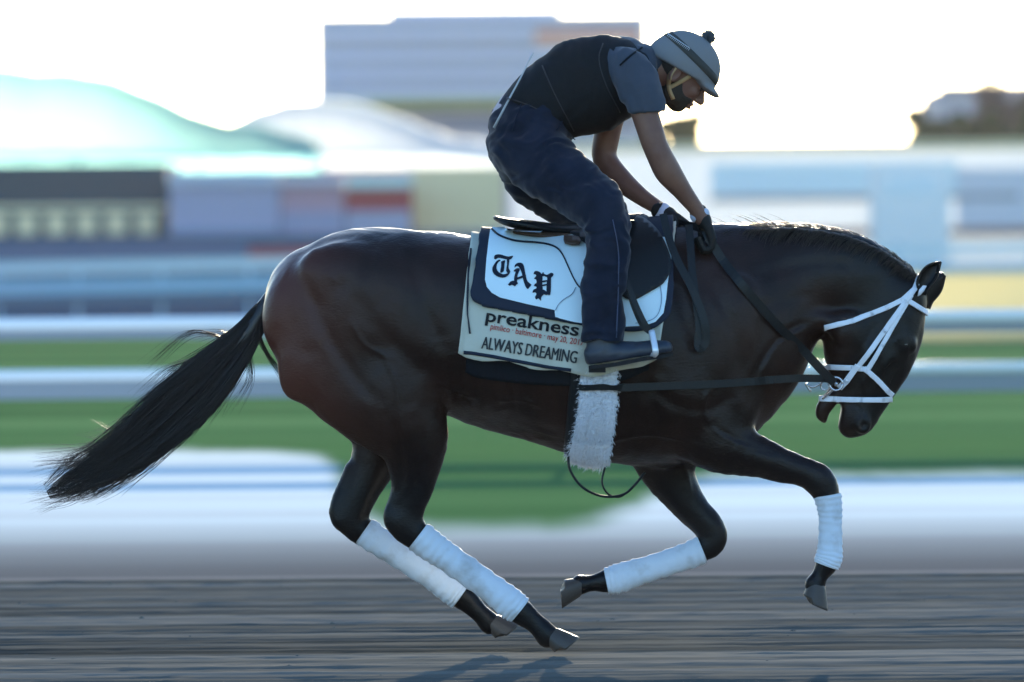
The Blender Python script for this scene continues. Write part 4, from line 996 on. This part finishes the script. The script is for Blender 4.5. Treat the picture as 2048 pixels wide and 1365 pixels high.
# boots
for s in (-1, 1):
    F_ = Field((.10, min(s*.52, s*.30), P(1200, 770, s*.4).z), (.62, max(s*.52, s*.30), P(1200, 640, s*.4).z), .0045)
    F_.caps([X3(1204, 665, s*.41, .050), X3(1203, 695, s*.41, .050), X3(1200, 708, s*.41, .050)], .015)
    F_.caps([X3(1198, 712, s*.41, .045), X3(1235, 708, s*.415, .043), X3(1275, 704, s*.425, .034), X3(1308, 699, s*.435, .031), X3(1330, 697, s*.44, .026)], .02)
    pa, pb = P(1190, 728, s*.41), P(1340, 704, s*.41); dd = (pb-pa).normalized(); nn = Vector((dd.z, 0, -dd.x)); nn = nn if nn.z < 0 else -nn
    F_.cut(tuple(nn), nn.dot(pa), .004)
    V, Q = F_.mesh(); V = wrinkle(V, Q, .002, (30, 30, 30), 6); bt = mesh_obj('boot', V, Q, BOOT, rd)
    mb = MB(); sh = cr([(1180, 731, .030), (1186, 731, .040), (1230, 726, .040), (1280, 716, .044), (1320, 710, .040), (1340, 706, .022), (1346, 705, .006)], 4)
    vs = []
    for x, y, w_ in sh:
        p = P(x, y, s*.42)
        for sy, dz in ((-1, 0), (1, 0), (1, -.012), (-1, -.012)): vs.append((p.x, p.y+sy*w_, p.z+dz))
    n = len(sh); f = [(4*i+k, 4*i+(k+1) % 4, 4*i+4+(k+1) % 4, 4*i+4+k) for i in range(n-1) for k in range(4)]+[(3, 2, 1, 0), (4*n-4, 4*n-3, 4*n-2, 4*n-1)]
    mesh_obj('sole', vs, f, SOLE, bt, False)
    mb = MB(); a = P(1193, 738, s*.41); mb.box(a.x-.026, a.x+.03, a.y-.034, a.y+.034, a.z-.012, a.z+.010); mb.build('heel', SOLE, bt)
# whip in the back of the waistband
wp = MB(); wp.tube([P(1067, 106, -.14), P(1040, 158, -.16), P(1012, 210, -.17), P(988, 256, -.15)], [.0016, .0028, .0035, .0045], 8)
tag(wp.build('riding_whip', mat('whip_white', (.45, .47, .5), .5), None, True), 'thin riding whip tucked upright behind the rider waist', 'whip')

# ------------------------------------------------------------------ GROUND
def streak_ground(name, ca, cb, rough, sy, sx, spec=.4, gl=.0, bumpd=.004):
    m = bpy.data.materials.new(name); m.use_nodes = True; t = m.node_tree; b = t.nodes['Principled BSDF']; b.inputs['Roughness'].default_value = rough; b.inputs['Specular IOR Level'].default_value = spec*.1
    tc = t.nodes.new('ShaderNodeTexCoord')
    def nz(s3, det):
        mp = t.nodes.new('ShaderNodeMapping'); mp.inputs['Scale'].default_value = s3; n = t.nodes.new('ShaderNodeTexNoise'); n.inputs['Scale'].default_value = 1; n.inputs['Detail'].default_value = det
        t.links.new(tc.outputs['Object'], mp.inputs[0]); t.links.new(mp.outputs[0], n.inputs['Vector']); return n.outputs['Fac']
    n1 = nz((sx, sy, 1), 6); n2 = nz((sx*.25, sy*.22, 1), 3)
    ad = t.nodes.new('ShaderNodeMath'); ad.operation = 'ADD'; t.links.new(n1, ad.inputs[0]); t.links.new(n2, ad.inputs[1])
    mr = t.nodes.new('ShaderNodeMapRange'); mr.inputs['From Min'].default_value = .82; mr.inputs['From Max'].default_value = 1.18; t.links.new(ad.outputs[0], mr.inputs['Value'])
    mx = t.nodes.new('ShaderNodeMix'); mx.data_type = 'RGBA'; mx.inputs['A'].default_value = (*ca, 1); mx.inputs['B'].default_value = (*cb, 1)
    t.links.new(mr.outputs[0], mx.inputs['Factor']); t.links.new(mx.outputs['Result'], b.inputs['Base Color'])
    bp = t.nodes.new('ShaderNodeBump'); bp.inputs['Strength'].default_value = .5; bp.inputs['Distance'].default_value = bumpd
    t.links.new(n1, bp.inputs['Height']); t.links.new(bp.outputs[0], b.inputs['Normal'])
    df = t.nodes.new('ShaderNodeBsdfDiffuse'); t.links.new(mx.outputs['Result'], df.inputs[0]); t.links.new(bp.outputs[0], df.inputs['Normal'])
    ms = t.nodes.new('ShaderNodeMixShader'); ms.inputs[0].default_value = gl; t.links.new(df.outputs[0], ms.inputs[1]); t.links.new(b.outputs[0], ms.inputs[2]); t.links.new(ms.outputs[0], t.nodes['Material Output'].inputs[0])
    return m
GRASS = streak_ground('turf', (.036, .095, .034), (.125, .235, .095), .8, .30, .02, .2)
DIRT = streak_ground('harrowed_dirt', (.050, .052, .048), (.185, .182, .165), .75, 4.5, .10, .35)
SAND = streak_ground('pale_apron', (.54, .58, .58), (.70, .78, .78), .6, .9, .05, .4)  # pale ground, with the grazing sky sheen put into its colour
def sheet(name, pts, z, m_, kind='structure'):
    o = mesh_obj(name, [(x, y, z) for x, y in pts], [tuple(range(len(pts)))], m_, None, False); o['kind'] = kind
    if o.data.polygons[0].normal.z < 0: o.data.flip_normals()
    return o
sheet('grass_ground', [(-700, -60), (700, -60), (700, 900), (-700, 900)], 0, GRASS)
edge0 = ([tuple(G(x, y)[:2]) for x, y in ((2300, 950), (2048, 950), (1700, 952), (1420, 956), (1330, 985), (1230, 1030), (1120, 1056), (900, 1062), (760, 1050), (690, 990), (640, 915), (400, 906), (0, 905), (-400, 904))])
edge = cr(edge0, 40); er = np.random.RandomState(5); edge[:, 1] += np.convolve(er.normal(0, .15, len(edge)), np.ones(5)/5, 'same')+np.convolve(er.normal(0, .6, len(edge)), np.ones(31)/31, 'same')
eo = np.argsort(edge[:, 0]); gx = np.r_[-60, -20, np.linspace(-6, 6, 160), 20, 60]; gy = np.r_[3.0, np.linspace(3.9, 24, 130)]
ey = np.interp(gx, edge[eo, 0], edge[eo, 1]); av = []; wear = []
for j, y in enumerate(gy):
    for i, x in enumerate(gx):
        av.append((x, y, .004)); q_ = (ey[i]+.3*noise.noise(Vector((x*1.5, y*.8, 0)))-y)/(2.6 if abs(x) < 4 and y < 16 else 1.6)+.5; q_ = min(1, max(0, q_)); wear.append(q_*q_*(3-2*q_))
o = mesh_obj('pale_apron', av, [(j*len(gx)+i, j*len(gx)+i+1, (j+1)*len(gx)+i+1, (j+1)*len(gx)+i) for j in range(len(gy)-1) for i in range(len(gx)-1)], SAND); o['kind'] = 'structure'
at_ = o.data.attributes.new('wear', 'FLOAT', 'POINT'); at_.data.foreach_set('value', wear)
t = SAND.node_tree; df = [n for n in t.nodes if n.type == 'BSDF_DIFFUSE'][0]; src = df.inputs[0].links[0].from_socket      # apron colour fades to grey towards its near side
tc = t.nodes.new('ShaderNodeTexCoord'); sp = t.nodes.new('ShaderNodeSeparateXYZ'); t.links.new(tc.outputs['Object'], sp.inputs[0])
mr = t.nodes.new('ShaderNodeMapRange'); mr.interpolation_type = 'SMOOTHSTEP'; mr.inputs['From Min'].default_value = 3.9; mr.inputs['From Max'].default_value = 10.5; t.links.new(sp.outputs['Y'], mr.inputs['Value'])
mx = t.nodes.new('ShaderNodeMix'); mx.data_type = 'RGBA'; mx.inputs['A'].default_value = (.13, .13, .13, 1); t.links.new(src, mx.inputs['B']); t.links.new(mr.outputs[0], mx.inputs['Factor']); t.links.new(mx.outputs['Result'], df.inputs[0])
an_ = t.nodes.new('ShaderNodeAttribute'); an_.attribute_name = 'wear'; gn = t.nodes.new('ShaderNodeTexNoise'); gn.inputs['Scale'].default_value = 1; mg_ = t.nodes.new('ShaderNodeMapping'); mg_.inputs['Scale'].default_value = (.02, .6, 1)
t.links.new(tc.outputs['Object'], mg_.inputs[0]); t.links.new(mg_.outputs[0], gn.inputs['Vector'])
g1 = t.nodes.new('ShaderNodeMix'); g1.data_type = 'RGBA'; g1.inputs['A'].default_value = (.045, .115, .042, 1); g1.inputs['B'].default_value = (.11, .21, .085, 1); t.links.new(gn.outputs['Fac'], g1.inputs['Factor'])
g2 = t.nodes.new('ShaderNodeMix'); g2.data_type = 'RGBA'; t.links.new(an_.outputs['Fac'], g2.inputs['Factor']); t.links.new(g1.outputs['Result'], g2.inputs['A']); t.links.new(mx.outputs['Result'], g2.inputs['B']); t.links.new(g2.outputs['Result'], df.inputs[0])
ty = np.r_[-40, -10, -3, np.linspace(-1.2, 3.86, 330), 3.9]; tx = np.r_[-60, -20, np.linspace(-4, 4, 90), 20, 60]; tv = []
for y in ty:
    fur = noise.noise(Vector((0, y*9, 1)))*.006+noise.noise(Vector((0, y*24, 4)))*.004
    for x in tx:
        e = 1 if (-1.2 <= y <= 3.86) else 0
        tv.append((x, y, .010+e*(.004+fur+.004*noise.noise(Vector((x*2.2, y*12, 2)))+.0035*noise.noise(Vector((x*9, y*30, 7)))+.003*noise.noise(Vector((x*40, y*60, 9))))))
nx_ = len(tx); o = mesh_obj('dirt_track', tv, [(j*nx_+i, j*nx_+i+1, (j+1)*nx_+i+1, (j+1)*nx_+i) for j in range(len(ty)-1) for i in range(nx_-1)], DIRT); o['kind'] = 'structure'
sheet('track_seam', [(-60, 3.92), (60, 3.92), (60, 4.10), (-60, 4.10)], .008, mat('seam_sand', (.19, .185, .18), 1, .0))

# loose clods thrown up by the harrow
cr_ = np.random.RandomState(11); cv = []; cf = []
ico = [(0, 0, 1), (.9, 0, .3), (.28, .85, .3), (-.72, .53, .3), (-.72, -.53, .3), (.28, -.85, .3), (.7, .5, -.5), (-.3, .8, -.5), (-.85, 0, -.5), (-.3, -.8, -.5), (.7, -.5, -.5)]
icf = [(0, 1, 2), (0, 2, 3), (0, 3, 4), (0, 4, 5), (0, 5, 1), (1, 6, 2), (2, 6, 7), (2, 7, 3), (3, 7, 8), (3, 8, 4), (4, 8, 9), (4, 9, 5), (5, 9, 10), (5, 10, 1), (1, 10, 6)]
for i in range(700):
    y = cr_.uniform(-.75, 3.8); x = cr_.uniform(-2.4, 2.4)
    if cr_.rand() < .6: y = round((y+.1)/.42)*.42+cr_.normal(0, .05)
    r_ = .003+.007*cr_.rand()**4; a = cr_.uniform(0, 6.28); n = len(cv)
    for p in ico:
        j = cr_.uniform(.75, 1.2); cv.append((x+(p[0]*math.cos(a)-p[1]*math.sin(a))*r_*1.5*j, y+(p[0]*math.sin(a)+p[1]*math.cos(a))*r_*j, .008+r_*.3+p[2]*r_*.7*j))
    cf += [tuple(k+n for k in f) for f in icf]
o = mesh_obj('dirt_clods', cv, cf, mat('clod_soil', (.135, .145, .135), 1, 0, bump=(200, (1, 1, 1), .5, .002)), None, False); o['kind'] = 'stuff'

# ------------------------------------------------------------------ NEAR RAILS (two white rails, grey boards painting the shaded lower side of each rail)
WHITE = mat('rail_white', (.82, .84, .86), .35, .5); GREYB = mat('rail_shade', (.26, .28, .31), .6, .4)
def pz(py, y, px=1024): return P(px, py, y).z
def at(px, py, y): return P(px, py, y)
rf = thing('rail_fence', 'white two-rail running fence between the track and the infield turf', 'fence', (0, 18, 0))
yr = 18.0
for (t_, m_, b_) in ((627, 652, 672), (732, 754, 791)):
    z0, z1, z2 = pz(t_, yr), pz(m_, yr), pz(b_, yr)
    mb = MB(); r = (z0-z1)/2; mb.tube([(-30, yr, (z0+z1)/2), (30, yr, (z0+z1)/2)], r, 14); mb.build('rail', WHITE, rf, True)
    mb = MB(); mb.box(-30, 30, yr-.012, yr+.03, z2, z1+.004); mb.build('shade_board', GREYB, rf)
for k in range(-7, 8):
    x = at(1185, 700, yr).x+k*5.0; mb = MB(); mb.tube([(x, yr+.10, 0), (x, yr+.10, .75), (x, yr+.04, pz(640, yr))], .035, 10); mb.build('post', WHITE, rf, True)

# ------------------------------------------------------------------ FAR FENCE
def slant_board(mb, pl_, pr_, h_, yl, yr_, th=.08):
    a = at(-300, pl_[0], yl); b = at(2350, pr_[0], yr_); a2 = at(-300, pl_[1], yl); b2 = at(2350, pr_[1], yr_)
    v = [a, b, b2, a2]; v2 = [Vector((p.x, p.y+th, p.z)) for p in v]
    mb.add(v+v2, [(0, 1, 2, 3), (7, 6, 5, 4), (0, 4, 5, 1), (3, 2, 6, 7), (0, 3, 7, 4), (1, 5, 6, 2)])
YL, YR = 120.0, 78.0
fb = thing('boundary_fence', 'pale blue and dark blue horizontal board fence beyond the infield', 'fence', (0, 100, 0))
for (l, r_, nm, m_) in (((532, 556), (481, 500), 'top_rail', mat('rail_pale', (.62, .74, .84), .5)), ((568, 596), (520, 543), 'middle_rail', mat('rail_blue', (.26, .48, .68), .5)),
                   ((598, 622), (546, 556), 'kick_board', mat('board_blue', (.04, .12, .22), .6))):
    mb = MB(); slant_board(mb, l, r_, 0, YL, YR); mb.build(nm, m_, fb)
for k in range(14):
    t = k/13; y = YL+(YR-YL)*t; x = at(-300, 560, YL).x*(1-t)+at(2350, 520, YR).x*t; mb = MB(); mb.beam((x, y+.2, 0), (x, y+.2, 1.7+.45*t), .09, .09); mb.build('post', bpy.data.materials['rail_blue'], fb)

# ------------------------------------------------------------------ BACKGROUND
AQUA = mat('marquee_canvas', (.72, .98, .96), .7, .2, trans=.85, bump=(.6, (1, 1, 1), .4, .3)); CANW = mat('white_canvas', (.92, .94, .96), .7, .2, trans=.7)
DARKT = mat('dark_teal', (.006, .045, .075), .7); CREAM = mat('cream_panel', (.88, .70, .44), .7); PINK = mat('pink_canvas', (.52, .34, .42), .8, trans=.25); LAV = mat('lavender_canvas', (.46, .46, .62), .8, trans=.25)
RED = mat('red_canvas', (.42, .07, .09), .8, trans=.2); NAVYP = mat('navy_panel', (.025, .07, .15), .7); CRM2 = mat('pale_yellow_canvas', (.70, .68, .50), .8, trans=.4)
def marquee(name, label, y, x0, x1, eave, peaks, depth, m_roof, cat='tent', group=None, wall=None, poles=True):
    """roof with peaks at given px; sizes in m from pixels at distance y"""
    L = at(x0, eave, y); R = at(x1, eave, y); t = thing(name, label, cat, ((L.x+R.x)/2, y, 0), group)
    n = 61; vs = []; zE = (L.z+R.z)/2
    for j in range(13):
        v = j/12; prof = v
        for i in range(n):
            u = i/(n-1); x = L.x+(R.x-L.x)*u; z = zE
            px = x0+(x1-x0)*u; hgt = 0
            for (pp, py, hw) in peaks:
                dd_ = abs(px-pp)/hw
                if dd_ < 1: hgt += (.5+.5*math.cos(math.pi*dd_))**.8*(pz(py, y, pp)-zE)
            vs.append((x, y+depth*v, z+hgt*(prof+.14*math.sin(math.pi*prof))+.15*math.sin(u*60)*.2))
    f = [(j*n+i, j*n+i+1, (j+1)*n+i+1, (j+1)*n+i) for j in range(12) for i in range(n-1)]
    o = mesh_obj('roof', vs, f, m_roof, t); s_ = o.modifiers.new('s', 'SOLIDIFY'); s_.thickness = .05
    mb = MB(); mb.box(L.x, R.x, y-.08, y-.02, zE-.55, zE+.02); mb.build('valance', m_roof, t)
    if poles:
        k = max(2, int((R.x-L.x)/4)+1)
        for i in range(k):
            x = L.x+(R.x-L.x)*i/(k-1); mb = MB(); mb.beam((x, y+.05, 0), (x, y+.05, zE), .1, .1); mb.build('pole', WHITE, t)
    if wall:
        mb = MB(); mb.box(L.x+.05, R.x-.05, y+depth-.1, y+depth, 0, zE-.02); mb.build('back_wall', wall, t)
    return t
def block(name, label, cat, px0, px1, py0, py1, y, depth, parts, base, group=None, z0=0):
    """a building between pixel bounds, standing on the ground, with strips: (name, fx0, fx1, py0, py1, mat, proud)"""
    a = at(px0, py0, y); b = at(px1, py1, y); t = thing(name, label, cat, ((a.x+b.x)/2, y, 0), group)
    mb = MB(); mb.box(a.x, b.x, y, y+depth, z0, a.z); mb.build('wall', base, t)
    for (nm, fx0, fx1, q0, q1, m_, pr) in parts:
        X0 = a.x+(b.x-a.x)*fx0; X1 = a.x+(b.x-a.x)*fx1; zt, zb = pz(q0, y), pz(q1, y)
        mb = MB(); mb.box(X0, X1, y-pr, y+.02, zb, zt); mb.build(nm, m_, t)
    return t
marquee('marquee', 'tall aqua white marquee roof with swept peaks at far left', 150, -330, 640, 318, ((60, 128, 380), (-330, 135, 380), (430, 236, 360)), 5, AQUA, wall=NAVYP)
marquee('marquee', 'lower white marquee with a long sloping roof, left of the rider back', 165, 420, 1020, 312, ((600, 190, 330), (900, 270, 300)), 5, CANW, wall=PINK)
# dark stand under the marquee with a row of cream windows
parts = [('sign_band', .06, .985, 404, 414, CREAM, .12)]
for k in range(6): parts.append(('window', .08+k*.152, .08+k*.152+.105, 420, 462, CREAM, .12))
block('pavilion', 'dark teal pavilion with a row of six cream windows under the marquee', 'building', -60, 336, 330, 560, 140, 6, parts, DARKT)
block('kiosk', 'lavender canvas kiosk right of the dark pavilion', 'kiosk', 338, 560, 345, 560, 138, 4, [('counter', 0, 1, 455, 500, mat('counter_blue', (.20, .28, .42), .7), .15), ('awning', 0, 1, 345, 365, CANW, .4)], LAV)
block('kiosk', 'pink canvas kiosk with a pale awning between the lavender and red ones', 'kiosk', 562, 690, 350, 560, 138, 4, [('counter', 0, 1, 420, 480, mat('counter_lilac', (.30, .30, .44), .7), .15), ('awning', 0, 1, 350, 366, CANW, .4)], PINK)
block('kiosk', 'red canvas kiosk behind the horse croup', 'kiosk', 692, 822, 372, 560, 138, 4, [('counter', 0, 1, 420, 470, LAV, .15), ('awning', 0, 1, 350, 374, mat('awning_aqua', (.55, .72, .75), .7, trans=.3), .4)], RED)
block('kiosk', 'cream canvas kiosk just behind the rider seat', 'kiosk', 824, 1010, 335, 560, 142, 4, [('counter', 0, 1, 460, 500, mat('counter_grey', (.4, .42, .44), .7), .15)], CRM2)
block('hoarding', 'low navy and crimson advertising board beyond the boundary fence', 'hoarding', -200, 1000, 476, 560, 132, .3, [('blue_panel', 0, .58, 480, 520, mat('hoarding_blue', (.08, .13, .24), .7), .05), ('crimson_panel', .58, .8, 494, 516, RED, .05)], NAVYP)
# grandstand
gs = []
LILAC = mat('grandstand_spandrel', (.56, .62, .80), .6); GLS = mat('grandstand_window', (.12, .16, .26), .5, .3); OLV = mat('green_awning', (.10, .19, .04), .7)
ys = [40, 80, 117, 154, 190]
parts = []
for i, y_ in enumerate(ys[:-1]):
    parts += [('window', .02, .98, y_+3, y_+19, GLS, .05), ('balcony', 0, 1, y_+20, y_+38, LILAC, .9)]
parts += [('awning', 0, 1, 196, 214, OLV, 2.0), ('window', .03, .97, 226, 268, GLS, .05), ('sign_panel', .66, .98, 62, 92, mat('orange_panel', (.62, .28, .22), .7), 1.0), ('parapet', 0, 1, 30, 42, LILAC, .6)]
g_ = block('grandstand', 'tall grey lilac grandstand of stacked balcony levels behind the rider', 'grandstand', 632, 1300, 34, 560, 420, 30, parts, mat('grandstand_wall', (.33, .37, .46), .7))
a = at(780, 34, 430); b = at(1120, 18, 430); mb = MB(); mb.box(a.x, b.x, 428, 440, a.z-1, b.z); mb.build('roof_plant', LILAC, g_)
block('annex', 'grey annex wing stepping down at the left end of the grandstand', 'building', 560, 740, 205, 560, 400, 20, [('window', .1, .95, 226, 262, GLS, .05), ('balcony', 0, 1, 262, 280, LILAC, .6)], mat('annex_wall', (.42, .48, .56), .7))
# right-hand structures
block('long_tent', 'long white canvas tent with a pale yellow eave behind the hands and mane', 'tent', 960, 2500, 292, 560, 175, 12, [('eave', 0, 1, 290, 306, CRM2, .5), ('wall_panel', .30, .62, 330, 395, mat('panel_pale_blue', (.82, .92, .97), .7, trans=.3), .1), ('wall_panel', .62, .92, 345, 470, mat('panel_mauve', (.74, .73, .80), .7, trans=.2), .1),
    ('wall_panel', .30, .7, 396, 408, mat('panel_grey', (.30, .30, .33), .7), .12), ('base_board', .3, 1, 464, 480, mat('brown_board', (.20, .10, .09), .8), .2)], CANW)
block('ticket_booth', 'white booth under the long tent near the horse poll', 'booth', 1750, 1900, 330, 560, 160, 3, [('window', .15, .85, 360, 400, mat('booth_glass', (.72, .78, .84), .3), .05)], mat('booth_wall', (.88, .90, .92), .7, trans=.3))
block('sand_bank', 'low straw coloured barrier beyond the horse ear', 'barrier', 1500, 2500, 553, 590, 74, .6, [('top_cap', 0, 1, 550, 556, CREAM, .05)], mat('straw', (.86, .78, .52), .8, trans=.5))
# trees
LEAFS = [mat('leaf_dark', (.035, .060, .030), .7, trans=.25), mat('leaf_olive', (.075, .085, .030), .7, trans=.3), mat('leaf_purple', (.12, .085, .11), .7, trans=.25)]
BARK = mat('bark', (.08, .06, .045), .9)
def tree(label, px, y, top, bot, hwpx, leaf, seed, group='trees beyond the track'):
    r_ = np.random.RandomState(seed); c = at(px, (top+bot)/2, y); H = (pz(top, y, px)-pz(bot, y, px)); Wd = M(hwpx, y)
    t = thing('tree', label, 'tree', (c.x, y, 0), group)
    mb = MB(); mb.tube([(c.x, y, 0), (c.x+.1, y, c.z*.5), (c.x, y, c.z)], [.35, .26, .12], 8)
    lobes = [(c.x+Wd*.75*r_.uniform(-1, 1), y+Wd*.6*r_.uniform(-1, 1), c.z+H*.32*r_.uniform(-1, 1), H*r_.uniform(.16, .30)) for _ in range(16)]
    for lx, ly, lz, lr in lobes[:7]: mb.tube([(c.x, y, c.z-H*.4), ((c.x+lx)/2, (y+ly)/2, lz-.5), (lx, ly, lz)], [.12, .08, .03], 6)
    mb.build('trunk', BARK, t, True)
    v = []; f = []
    for lx, ly, lz, lr in lobes:
        for _ in range(420):
            d = r_.normal(0, 1, 3); d /= np.linalg.norm(d); p = np.array((lx, ly, lz))+d*lr*r_.uniform(.4, 1.08)*(1, 1, .8)
            a = r_.normal(0, 1, 3); a /= np.linalg.norm(a); b = np.cross(a, r_.normal(0, 1, 3)); b /= np.linalg.norm(b)+1e-6; s = r_.uniform(.10, .22)
            n = len(v); v += [p-a*s, p+b*s*.6, p+a*s, p-b*s*.6]; f.append((n, n+1, n+2, n+3))
    mesh_obj('crown', v, f, leaf, t, False)
tree('broad dark green tree at the far right above the long tent', 1900, 190, 205, 300, 120, LEAFS[0], 1)
tree('tree with purplish crown at the right edge, behind the dark green one', 2010, 215, 165, 290, 95, LEAFS[2], 2)
tree('dark green tree cut by the right edge of the photo', 2075, 188, 215, 300, 60, LEAFS[0], 3)
tree('small olive green tree showing between the rider face and forearm', 1350, 185, 226, 300, 60, LEAFS[1], 4)
block('building', 'pale mauve roofed building behind the trees on the right', 'building', 1880, 2400, 178, 560, 300, 14, [('roof_edge', 0, 1, 178, 190, mat('mauve_roof', (.45, .36, .46), .7), .5)], mat('mauve_wall', (.40, .36, .44), .8))

# ------------------------------------------------------------------ HAZE (backlit dusty morning air)
hm_ = bpy.data.materials.new('haze_air'); hm_.use_nodes = True; t = hm_.node_tree; t.nodes.clear()
pv_ = t.nodes.new('ShaderNodeVolumePrincipled'); pv_.inputs['Color'].default_value = (.96, .97, 1, 1); pv_.inputs['Density'].default_value = .00007; pv_.inputs['Anisotropy'].default_value = .5
oo = t.nodes.new('ShaderNodeOutputMaterial'); t.links.new(pv_.outputs[0], oo.inputs['Volume'])
mb = MB(); mb.box(-705, 705, -65, 905, -1, 40); hz = mb.build('haze', hm_); hz['kind'] = 'stuff'
